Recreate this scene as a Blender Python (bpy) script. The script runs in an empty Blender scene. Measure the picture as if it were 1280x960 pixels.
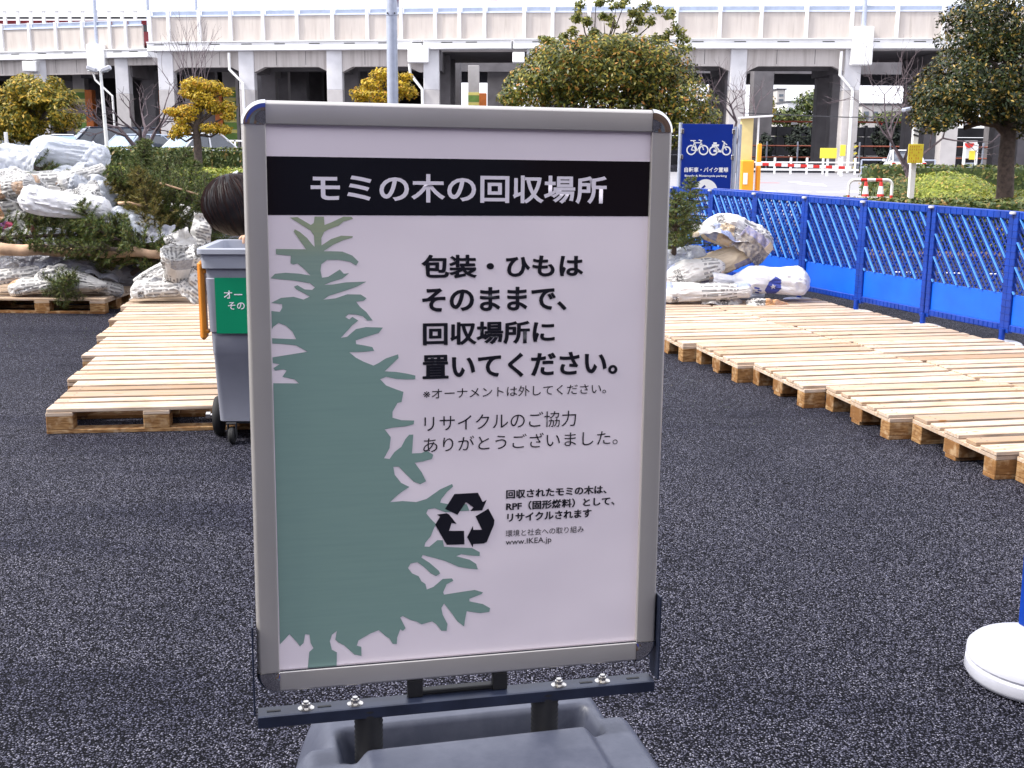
import bpy, bmesh, math, random
from mathutils import Vector, Matrix, Euler, noise
from math import sin, cos, pi, radians, sqrt, atan2
scene = bpy.context.scene
COL = scene.collection

# ------------------------------------------------------------------ camera
FPX, HZ, EYE, ROLL = 1450.0, 182.0, 1.6, radians(0.4)
PITCH = math.atan((480 - HZ) / FPX)
cam = bpy.data.cameras.new('camera'); camo = bpy.data.objects.new('camera', cam); COL.objects.link(camo)
cam.sensor_width = 36.0; cam.lens = FPX / 1280 * 36.0; cam.clip_start = 0.05; cam.clip_end = 3000
FW = Vector((0, cos(PITCH), -sin(PITCH))); UP0 = Vector((0, sin(PITCH), cos(PITCH))); RT0 = Vector((1, 0, 0))
RT = RT0 * cos(ROLL) + UP0 * sin(ROLL); UPV = UP0 * cos(ROLL) - RT0 * sin(ROLL)
camo.matrix_world = Matrix(((RT.x, UPV.x, -FW.x, 0), (RT.y, UPV.y, -FW.y, 0), (RT.z, UPV.z, -FW.z, EYE), (0, 0, 0, 1)))
scene.camera = camo
def at(px, py, y):          # the place at distance y seen in that direction
    d = FW + RT * ((px - 640) / FPX) + UPV * ((480 - py) / FPX)
    return Vector((0, 0, EYE)) + d * (y / d.y)
def on_ground(px, py, z=0.0):
    d = FW + RT * ((px - 640) / FPX) + UPV * ((480 - py) / FPX)
    return Vector((0, 0, EYE)) + d * ((z - EYE) / d.z)

# ------------------------------------------------------------------ sky, sun, exposure
SUN_EL, SUN_AZ = radians(48), radians(-104)      # azimuth from +Y clockwise: to the left, a little behind the camera
w = bpy.data.worlds.new('World'); scene.world = w; w.use_nodes = True
nt = w.node_tree; nt.nodes.clear()
sky = nt.nodes.new('ShaderNodeTexSky'); sky.sky_type = 'NISHITA'; sky.sun_disc = False
sky.sun_elevation = SUN_EL; sky.sun_rotation = SUN_AZ; sky.air_density = 1.5; sky.dust_density = 4
mixc = nt.nodes.new('ShaderNodeMix'); mixc.data_type = 'RGBA'; mixc.inputs[0].default_value = 0.8
mixc.inputs[7].default_value = (11.2, 11.3, 12.4, 1)
bg = nt.nodes.new('ShaderNodeBackground'); bg.inputs[1].default_value = 0.10
wo = nt.nodes.new('ShaderNodeOutputWorld')
nt.links.new(sky.outputs[0], mixc.inputs[6]); nt.links.new(mixc.outputs[2], bg.inputs[0]); nt.links.new(bg.outputs[0], wo.inputs[0])
sl = bpy.data.lights.new('sun', 'SUN'); sl.energy = 2.6; sl.angle = radians(10); sl.color = (1, .96, .9)
so = bpy.data.objects.new('sun', sl); COL.objects.link(so)
sd = Vector((sin(SUN_AZ) * cos(SUN_EL), cos(SUN_AZ) * cos(SUN_EL), sin(SUN_EL)))
so.rotation_euler = sd.to_track_quat('Z', 'Y').to_euler(); so.location = (-20, -10, 30)
scene.view_settings.view_transform = 'Standard'; scene.view_settings.look = 'None'
scene.view_settings.exposure = 0.95; scene.view_settings.gamma = 1.0
scene.render.engine = 'CYCLES'
scene.cycles.max_bounces = 6; scene.cycles.transparent_max_bounces = 12

# ------------------------------------------------------------------ materials
class NT:
    def __init__(s, name):
        s.m = bpy.data.materials.new(name); s.m.use_nodes = True; s.t = s.m.node_tree
        s.b = s.t.nodes['Principled BSDF']; s.out = s.t.nodes['Material Output']
    def n(s, kind, **kw):
        x = s.t.nodes.new('ShaderNode' + kind)
        for k, v in kw.items():
            if isinstance(k, str) and hasattr(x, k): setattr(x, k, v)
        return x
    def l(s, a, b): s.t.links.new(a, b)
    def math(s, op, a, b=None, clamp=False):
        x = s.n('Math', operation=op); x.use_clamp = clamp
        for i, v in enumerate((a, b)):
            if v is None: continue
            if hasattr(v, 'links'): s.l(v, x.inputs[i])
            else: x.inputs[i].default_value = v
        return x.outputs[0]
    def mix(s, f, a, b, blend='MIX'):
        x = s.n('Mix', data_type='RGBA', blend_type=blend)
        for i, v in ((0, f), (6, a), (7, b)):
            if hasattr(v, 'links'): s.l(v, x.inputs[i])
            elif i == 0: x.inputs[0].default_value = v
            else: x.inputs[i].default_value = (*v[:3], 1)
        return x.outputs[2]
    def coords(s, kind='Object', scale=(1, 1, 1), jitter=False):
        tc = s.n('TexCoord'); mp = s.n('Mapping'); mp.inputs[3].default_value = scale
        src = tc.outputs[kind]
        if jitter:
            oi = s.n('ObjectInfo'); vm = s.n('VectorMath', operation='ADD')
            cx = s.n('CombineXYZ'); r = s.math('MULTIPLY', oi.outputs['Random'], 37.0)
            s.l(r, cx.inputs[0]); s.l(r, cx.inputs[1]); s.l(r, cx.inputs[2])
            s.l(src, vm.inputs[0]); s.l(cx.outputs[0], vm.inputs[1]); src = vm.outputs[0]
        s.l(src, mp.inputs[0]); return mp.outputs[0]
    def noise(s, vec, scale, detail=3, rough=.55, out=0):
        x = s.n('TexNoise'); x.inputs['Scale'].default_value = scale; x.inputs['Detail'].default_value = detail
        x.inputs['Roughness'].default_value = rough
        if vec is not None: s.l(vec, x.inputs['Vector'])
        return x.outputs[out]
    def vor(s, vec, scale, out='Color', feature='F1'):
        x = s.n('TexVoronoi', feature=feature); x.inputs['Scale'].default_value = scale
        if vec is not None: s.l(vec, x.inputs['Vector'])
        return x.outputs[out]
    def ramp(s, fac, stops):
        x = s.n('ValToRGB'); e = x.color_ramp.elements
        while len(e) < len(stops): e.new(.5)
        for i, (p, c) in enumerate(stops):
            e[i].position = p; e[i].color = (*c, 1) if len(c) == 3 else c
        s.l(fac, x.inputs[0]); return x.outputs[0]
    def bump(s, h, strength=.3, dist=.01):
        x = s.n('Bump'); x.inputs['Strength'].default_value = strength; x.inputs['Distance'].default_value = dist
        s.l(h, x.inputs['Height']); s.l(x.outputs[0], s.b.inputs['Normal']); return x
    def setp(s, color=None, rough=.6, metal=0, spec=.5):
        if color is not None:
            if hasattr(color, 'links'): s.l(color, s.b.inputs['Base Color'])
            else: s.b.inputs['Base Color'].default_value = (*color, 1)
        s.b.inputs['Roughness'].default_value = rough; s.b.inputs['Metallic'].default_value = metal
        s.b.inputs['Specular IOR Level'].default_value = spec
        return s.m

def plain(name, color, rough=.6, metal=0, vary=.15, scale=6, bump=0.0, spec=.5, jitter=True):
    k = NT(name); v = k.coords(jitter=jitter)
    n1 = k.noise(v, scale, 4)
    lo = tuple(max(0, c * (1 - vary)) for c in color); hi = tuple(min(1, c * (1 + vary)) for c in color)
    c = k.ramp(n1, [(.3, lo), (.7, hi)])
    k.setp(c, rough, metal, spec)
    if bump: k.bump(k.noise(v, scale * 8, 3), bump, .01)
    return k.m

def leafmat(name, cols, rough=.55, trans=.0):
    k = NT(name); g = k.n('NewGeometry')
    c = k.ramp(g.outputs['Random Per Island'], cols)
    k.setp(c, rough, 0, .35)
    if trans:
        tb = k.n('BsdfTranslucent'); k.l(c, tb.inputs[0]); mx = k.n('MixShader'); mx.inputs[0].default_value = trans
        k.l(k.b.outputs[0], mx.inputs[1]); k.l(tb.outputs[0], mx.inputs[2]); k.l(mx.outputs[0], k.out.inputs[0])
    return k.m

M = {}
# asphalt: dark binder with pale and dark chips
k = NT('asphalt'); v = k.coords('Object')
vc = k.n('TexVoronoi'); vc.inputs['Scale'].default_value = 160; k.l(v, vc.inputs['Vector'])
sep = k.n('SeparateColor'); k.l(vc.outputs['Color'], sep.inputs[0])
chip = k.ramp(sep.outputs[0], [(0, (.012, .012, .018)), (.18, (.052, .052, .070)), (.48, (.100, .100, .134)), (.80, (.148, .147, .190)), (.975, (.33, .325, .37))])
# chips stand apart: dark bitumen shows at the joints between them
chip = k.mix(k.ramp(vc.outputs['Distance'], [(.30, (0, 0, 0)), (.55, (1, 1, 1))]), chip, (.003, .003, .005))
big = k.noise(v, .55, 6, .6); bigc = k.ramp(big, [(.30, (.72, .73, .78)), (.5, (1.0, 1.0, 1.02)), (.72, (1.30, 1.28, 1.26))])
colr = k.mix(1.0, chip, bigc, 'MULTIPLY')
pat = k.noise(k.coords(scale=(.25, 1.6, 1)), 1.1, 4); colr = k.mix(1.0, colr, k.ramp(pat, [(.34, (.66, .67, .74)), (.46, (1, 1, 1))]), 'MULTIPLY')
spt = k.vor(v, 2.3, 'Distance'); colr = k.mix(k.ramp(spt, [(.035, (.8, .8, .8)), (.06, (0, 0, 0))]), colr, (.006, .006, .008))
fine = k.noise(v, 380, 2); colr = k.mix(.6, colr, k.ramp(fine, [(.35, (.25, .25, .28)), (.65, (1.8, 1.8, 1.85))]), 'MULTIPLY')
k.setp(colr, .7, 0, .06)
k.bump(k.math('SUBTRACT', 1.0, vc.outputs['Distance']), 1.0, .007); M['asphalt'] = k.m
# far road surface
k = NT('road_concrete'); v = k.coords(); M['road'] = k.setp(k.mix(k.noise(v, 1.2, 5), (.22, .22, .24), (.33, .32, .34)), .8)
k = NT('pallet_wood'); v = k.coords(scale=(1.3, 16, 16), jitter=True); oi = k.n('ObjectInfo')
gr = k.noise(v, 3.2, 6, .65); base = k.ramp(oi.outputs['Random'], [(0, (.33, .225, .155)), (.2, (.50, .385, .29)), (.55, (.64, .53, .43)), (.85, (.54, .43, .34)), (1, (.38, .28, .205))])
c = k.mix(k.ramp(gr, [(.36, (1, 1, 1)), (.54, (0, 0, 0))]), base, (.42, .28, .165)); v2 = k.coords(scale=(6, 20, 20), jitter=True)
sxn = k.n('SeparateXYZ'); k.l(k.coords(), sxn.inputs[0])
nx_ = k.math('ABSOLUTE', k.math('SUBTRACT', k.math('ABSOLUTE', sxn.outputs[0]), .5275)); ny_ = k.math('ABSOLUTE', k.math('SUBTRACT', k.math('ABSOLUTE', sxn.outputs[1]), .028))
nail = k.math('LESS_THAN', k.math('ADD', k.math('POWER', nx_, 2.0), k.math('POWER', ny_, 2.0)), .00004); c = k.mix(nail, c, (.10, .09, .09))
kn = k.ramp(k.vor(v2, .55, 'Distance'), [(.06, (1, 1, 1)), (.11, (0, 0, 0))]); c = k.mix(kn, c, (.30, .15, .06))
st = k.ramp(k.noise(k.coords(scale=(3, 3, 3), jitter=True), 2.3, 5), [(.50, (0, 0, 0)), (.72, (.75, .75, .75))]); c = k.mix(st, c, (.40, .31, .25))
k.setp(c, .8, 0, .12); k.bump(gr, .5, .005); M['wood'] = k.m
k = NT('pallet_block_wood'); v = k.coords(scale=(5, 5, 30), jitter=True); oi = k.n('ObjectInfo')  # darker than the deck: end grain, plus shading put into the colour
gr = k.noise(v, 3, 5); base = k.ramp(oi.outputs['Random'], [(0, (.19, .085, .028)), (.5, (.33, .175, .065)), (1, (.48, .31, .15))])
c = k.mix(k.ramp(gr, [(.36, (0, 0, 0)), (.62, (1, 1, 1))]), base, (.20, .095, .035))
c = k.mix(k.ramp(k.noise(k.coords(scale=(9, 9, 9), jitter=True), 2, 4), [(.5, (0, 0, 0)), (.75, (.7, .7, .7))]), c, (.62, .46, .28))
k.setp(c, .8, 0, .2); k.bump(gr, .4, .004); M['block'] = k.m
M['alu'] = plain('brushed_aluminium', (.53, .505, .48), .36, .55, .06, 3)
M['chrome'] = plain('chrome_cap', (.62, .61, .60), .07, 1, .05, 4)
k = NT('poster_paper'); v = k.coords()
wv = k.noise(v, 2.6, 3); c = k.ramp(wv, [(.3, (.83, .745, .80)), (.7, (.88, .795, .845))])
k.setp(c, .16, 0, .45); k.bump(k.noise(v, 3.0, 2, .4), .35, .02); M['paper'] = k.m
M['print_dark'] = plain('print_near_black', (.006, .005, .009), .10, 0, .1, 2, 0, .40)
M['print_text'] = plain('print_black_ink', (.008, .008, .014), .3, 0, .1, 2)
M['print_white'] = plain('print_pale', (.80, .75, .82), .25, 0, .03, 2)
k = NT('print_green'); v = k.coords(); sx = k.n('SeparateXYZ'); tc = k.n('TexCoord'); k.l(tc.outputs['Object'], sx.inputs[0])
gg = k.ramp(sx.outputs[2], [(.35, (.215, .33, .295)), (.75, (.22, .34, .305)), (.90, (.26, .35, .30)), (.95, (.33, .38, .25))])  # olive stops at the top paint a reflection into the green
c = k.mix(k.ramp(k.noise(k.coords(scale=(2, 2, 40)), 3, 3), [(.4, (0, 0, 0)), (.8, (.35, .35, .35))]), gg, (.165, .27, .25))
k.setp(c, .22, 0, .5); M['print_green'] = k.m
M['blue_steel'] = plain('blue_black_steel', (.020, .026, .05), .36, .3, .25, 14)
M['black'] = plain('black_rubber', (.012, .012, .013), .55, 0, .3, 20)
M['steel'] = plain('zinc_steel', (.62, .60, .57), .25, 1, .1, 20)
k = NT('tank_plastic'); v = k.coords()
c = k.mix(k.ramp(k.noise(v, 9, 6, .65), [(.42, (0, 0, 0)), (.75, (1, 1, 1))]), (.055, .062, .092), (.090, .098, .135))
k.setp(c, .48, 0, .5); k.bump(k.noise(v, 60, 3), .12, .004); M['tank'] = k.m
M['bin'] = plain('grey_bin_plastic', (.23, .24, .29), .5, 0, .10, 5, .05)
M['bin_rim'] = plain('pale_bin_rim', (.36, .38, .44), .45, 0, .06, 5)
M['orange'] = plain('orange_plastic', (.62, .22, .02), .4, 0, .12, 8)
M['green_label'] = plain('green_label', (.0, .23, .11), .35, 0, .04, 3)
M['blue'] = plain('blue_plastic', (.002, .038, .30), .36, 0, .22, 5, .03)
M['blue_board'] = plain('blue_board', (.002, .105, .66), .40, 0, .14, 4, .03)
M['blue_highlight'] = plain('bar_highlight_blue', (.05, .26, .74), .35, 0, .2, 9)  # highlights on the front lattice bars, put into their colour
M['white_pl'] = plain('white_plastic', (.47, .48, .54), .4, 0, .10, 9, .03)
M['white'] = plain('white_paint', (.80, .80, .80), .5, 0, .06, 3)
M['sign_blue'] = plain('sign_blue', (.0, .022, .24), .35, 0, .05, 3)
k = NT('viaduct_concrete'); v = k.coords()
st = k.noise(k.coords(scale=(1.2, 1.2, .12)), 2.2, 5); c = k.ramp(st, [(.3, (.49, .44, .405)), (.6, (.58, .53, .49)), (.8, (.51, .45, .41))])
c = k.mix(k.ramp(k.noise(v, .7, 4), [(.4, (0, 0, 0)), (.8, (.4, .4, .4))]), c, (.45, .41, .40))
c = k.mix(k.ramp(k.noise(k.coords(scale=(3, 3, .25)), 1.6, 4), [(.56, (0, 0, 0)), (.72, (.55, .55, .55))]), c, (.36, .32, .29))
k.setp(c, .85, 0, .2); M['concrete'] = k.m
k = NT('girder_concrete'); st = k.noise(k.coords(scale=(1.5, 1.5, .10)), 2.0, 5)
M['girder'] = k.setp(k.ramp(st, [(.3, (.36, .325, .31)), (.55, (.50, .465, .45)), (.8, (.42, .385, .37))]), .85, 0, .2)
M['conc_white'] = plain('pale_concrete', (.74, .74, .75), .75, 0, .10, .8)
M['conc_shaded'] = plain('shaded_concrete', (.16, .15, .16), .85, 0, .2, 1)  # concrete with the shade under the decks put into its colour
M['pier_white'] = plain('pier_upper', (.60, .595, .62), .8, 0, .12, .9)
M['pier'] = plain('pier_concrete', (.48, .455, .45), .8, 0, .14, .9)
M['glass_blue'] = plain('parapet_glass', (.42, .48, .60), .15, 0, .12, 2)
M['rail_blue'] = plain('pale_rail', (.62, .68, .80), .4, 0, .06, 2)
M['red'] = plain('red_paint', (.62, .035, .03), .4, 0, .1, 3)
M['coral'] = plain('train_coral', (.66, .12, .15), .4, 0, .1, 3)
M['dark_metal'] = plain('dark_metal', (.05, .05, .055), .5, .2, .2, 3)
M['grey_metal'] = plain('galvanised_pole', (.42, .46, .56), .42, .2, .12, 8)
M['yellow'] = plain('yellow_board', (.80, .66, .06), .5, 0, .05, 4)
M['cream'] = plain('cream_metal', (.72, .58, .26), .5, 0, .08, 3)
M['amber'] = plain('amber_metal', (.85, .36, .02), .45, 0, .08, 3)
M['orange_brown'] = plain('rust_orange_paint', (.62, .17, .035), .6, 0, .2, 2)
M['stripe_green'] = plain('stripe_green', (.18, .32, .07), .7, 0, .2, 2)
M['stripe_yellow'] = plain('stripe_yellow', (.80, .72, .22), .7, 0, .1, 2)
M['wall_grey'] = plain('noise_wall', (.060, .058, .066), .8, 0, .3, .8)
M['rust_rail'] = plain('rust_rail', (.42, .12, .07), .6, 0, .2, 3)
M['bark'] = plain('bark', (.075, .055, .045), .9, 0, .45, 14, .5)
M['bark_grey'] = plain('bare_twig', (.10, .075, .085), .9, 0, .3, 10)
M['cutwood'] = plain('peeled_wood', (.50, .33, .21), .8, 0, .45, 5, .3)
M['hair'] = plain('black_hair', (.007, .005, .007), .5, 0, .5, 14, 0, .25)
M['hair_sheen'] = plain('brown_sheen_hair', (.024, .008, .006), .55, 0, .5, 14, 0, .25)  # brown strands carry the sheen of the black hair in their colour
M['skin'] = plain('skin', (.58, .36, .24), .5, 0, .06, 10)
M['jacket'] = plain('navy_jacket', (.02, .025, .05), .7, 0, .2, 10, .2)
M['trousers'] = plain('dark_trousers', (.03, .03, .035), .8, 0, .2, 10, .2)
M['tyre'] = plain('tyre', (.015, .015, .016), .75, 0, .2, 10)
M['car_glass'] = plain('car_glass', (.05, .06, .08), .08, 0, .2, 2, 0, .9)
M['car_glass_pale'] = plain('windscreen', (.26, .36, .50), .08, 0, .2, 2, 0, .9)
M['car_white'] = plain('car_white', (.78, .79, .82), .25, 0, .03, 2)
M['car_dark'] = plain('car_dark', (.02, .025, .045), .2, .3, .1, 2)
M['car_silver'] = plain('car_silver', (.42, .48, .58), .28, .5, .06, 2)
M['lamp_red'] = plain('tail_lamp', (.4, .01, .01), .2, 0, .1, 3)
M['building'] = plain('pale_building', (.50, .47, .45), .8, 0, .12, .3)
M['building_dark'] = plain('dark_building', (.06, .05, .055), .8, 0, .35, .35)
M['window'] = plain('window_pane', (.10, .12, .15), .15, 0, .3, .5)
M['facade'] = plain('brown_facade', (.13, .075, .05), .7, 0, .3, .2)
M['facade_blue'] = plain('blue_facade', (.015, .04, .30), .6, 0, .2, .2)
M['roof_white'] = plain('white_roof_sheet', (.86, .86, .88), .5, 0, .03, .4)
M['soil'] = plain('soil', (.10, .065, .045), .95, 0, .4, 3, .4)
# foliage
M['leaf_dark'] = leafmat('evergreen_leaf', [(0, (.018, .036, .005)), (.32, (.060, .080, .010)), (.62, (.15, .155, .018)), (.88, (.32, .27, .035)), (.97, (.48, .21, .04))], .42, .15)
M['leaf_top'] = leafmat('young_leaf', [(0, (.05, .08, .012)), (.4, (.14, .16, .03)), (.8, (.32, .31, .06)), (1, (.42, .36, .10))], .42, .2)
M['leaf_brown'] = leafmat('bronzed_leaf', [(0, (.05, .065, .006)), (.35, (.15, .15, .012)), (.7, (.34, .25, .018)), (1, (.52, .32, .03))], .5, .15)
M['leaf_yellow'] = leafmat('golden_leaf', [(0, (.16, .13, .01)), (.4, (.42, .30, .015)), (.8, (.66, .46, .03)), (1, (.50, .22, .02))], .5, .2)
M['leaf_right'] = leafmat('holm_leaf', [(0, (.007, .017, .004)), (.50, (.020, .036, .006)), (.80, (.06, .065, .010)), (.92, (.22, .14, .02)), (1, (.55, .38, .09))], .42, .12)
M['hedge'] = leafmat('hedge_leaf', [(0, (.03, .055, .012)), (.5, (.07, .10, .022)), (.85, (.16, .17, .04)), (1, (.30, .17, .06))], .5, .1)
M['azalea'] = leafmat('azalea_leaf', [(0, (.09, .12, .015)), (.5, (.20, .25, .03)), (.9, (.38, .38, .06)), (1, (.38, .24, .06))], .5, .15)
M['needle'] = leafmat('fir_needle', [(0, (.022, .05, .010)), (.4, (.06, .10, .018)), (.8, (.13, .16, .03)), (1, (.24, .20, .06))], .5, .1)
M['needle_brown'] = leafmat('dry_cedar', [(0, (.05, .06, .012)), (.4, (.12, .12, .02)), (.8, (.22, .17, .035)), (1, (.32, .22, .06))], .5, .1)
M['tree_far'] = leafmat('distant_leaf', [(0, (.02, .035, .01)), (.5, (.06, .09, .02)), (1, (.16, .17, .04))], .6)
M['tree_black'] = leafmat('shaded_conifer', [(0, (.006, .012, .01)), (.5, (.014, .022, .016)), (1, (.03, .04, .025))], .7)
# wrappings
def wrap_mat(name, ground, inks, scale=7, rough=.5, film=0.0, text=0.0, spec=.4, fold=26):
    """sheet wrapping: ground colour, rectangular printed pictures and columns of small print"""
    k = NT(name); tc = k.n('TexCoord'); uv = tc.outputs['UV']; sx = k.n('SeparateXYZ'); k.l(uv, sx.inputs[0])
    warp = k.noise(uv, 3.0, 2); U = k.math('ADD', k.math('MULTIPLY', sx.outputs[0], scale), k.math('MULTIPLY', warp, .35)); V = k.math('MULTIPLY', sx.outputs[1], scale * 1.25)
    def cell(su, sv, seed):
        cx = k.n('CombineXYZ'); k.l(k.math('FLOOR', k.math('MULTIPLY', U, su)), cx.inputs[0]); k.l(k.math('FLOOR', k.math('MULTIPLY', V, sv)), cx.inputs[1]); cx.inputs[2].default_value = seed
        w_ = k.n('TexWhiteNoise'); k.l(cx.outputs[0], w_.inputs['Vector']); return w_.outputs['Value']
    c = k.mix(k.noise(k.coords(), 2.5, 5), ground, tuple(x * .84 for x in ground))
    if text:
        line = k.math('GREATER_THAN', k.math('FRACT', k.math('MULTIPLY', V, 3.0)), .50)
        word = k.math('GREATER_THAN', cell(7.0, 3.0, 3.3), .32); col_ = k.math('GREATER_THAN', cell(.55, .30, 8.1), 1 - text)
        gut = k.math('GREATER_THAN', k.math('FRACT', k.math('MULTIPLY', U, .55)), .12)
        f = k.math('MULTIPLY', k.math('MULTIPLY', line, word), k.math('MULTIPLY', col_, gut)); c = k.mix(k.math('MULTIPLY', f, .62), c, (.07, .07, .08))
        hd = k.math('MULTIPLY', k.math('GREATER_THAN', cell(1.6, .9, 5.5), .86), k.math('GREATER_THAN', k.noise(uv, 60, 2), .47)); c = k.mix(k.math('MULTIPLY', hd, .8), c, (.04, .04, .05))
    lo = 0.0; pc = cell(.7, .6, 1.7)
    for frac, ink in inks:
        m_ = k.math('MULTIPLY', k.math('GREATER_THAN', pc, 1 - lo - frac), k.math('LESS_THAN', pc, 1 - lo))
        tone = k.math('MULTIPLY', m_, k.math('ADD', k.math('MULTIPLY', k.noise(uv, 24, 3), 1.1), .15), True)
        c = k.mix(tone, c, ink); lo += frac
    k.setp(c, rough, 0, spec)
    k.bump(k.noise(k.coords(scale=(.5, 1.6, 1.6)), fold, 5, .7), .8, .02)
    tb = k.n('BsdfTranslucent'); k.l(c, tb.inputs[0]); mx = k.n('MixShader'); mx.inputs[0].default_value = .22
    k.l(k.b.outputs[0], mx.inputs[1]); k.l(tb.outputs[0], mx.inputs[2]); o = mx.outputs[0]
    if film:
        tr = k.n('BsdfTransparent'); m2 = k.n('MixShader'); m2.inputs[0].default_value = film
        k.l(o, m2.inputs[1]); k.l(tr.outputs[0], m2.inputs[2]); o = m2.outputs[0]
    k.l(o, k.out.inputs[0]); return k.m
M['news'] = wrap_mat('newsprint', (.82, .81, .79), [(.05, (.60, .36, .20)), (.07, (.30, .31, .35))], 7, text=.75)
M['news_colour'] = wrap_mat('colour_newsprint', (.84, .82, .79), [(.16, (.80, .40, .14)), (.08, (.22, .25, .50)), (.05, (.15, .15, .16))], 6, text=.6)
M['bag_white'] = wrap_mat('white_sack', (.90, .90, .93), [], 5, .38, fold=14)
M['bag_print'] = wrap_mat('printed_sack', (.88, .86, .84), [(.10, (.74, .46, .30)), (.08, (.32, .40, .70)), (.12, (.78, .60, .38))], 6, .42, text=.25)
M['bag_kraft'] = wrap_mat('kraft_and_blue_sack', (.80, .67, .50), [(.34, (.16, .19, .46)), (.10, (.10, .10, .14)), (.08, (.88, .86, .82))], 5, .48, text=.1)
M['film'] = wrap_mat('clear_film', (.74, .78, .86), [], 5, .2, .30, 0, .8, 16)
M['film_grey'] = wrap_mat('grey_film', (.36, .37, .43), [], 5, .2, .12, 0, .8, 16)
M['kraft'] = wrap_mat('brown_paper', (.55, .38, .23), [], 4, .6)
M['red_wrap'] = wrap_mat('red_wrap', (.45, .04, .12), [(.3, (.12, .05, .25))], 6, .4)
M['star_blue'] = plain('blue_print_on_sack', (.03, .05, .28), .5, 0, .1, 6)
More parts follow.
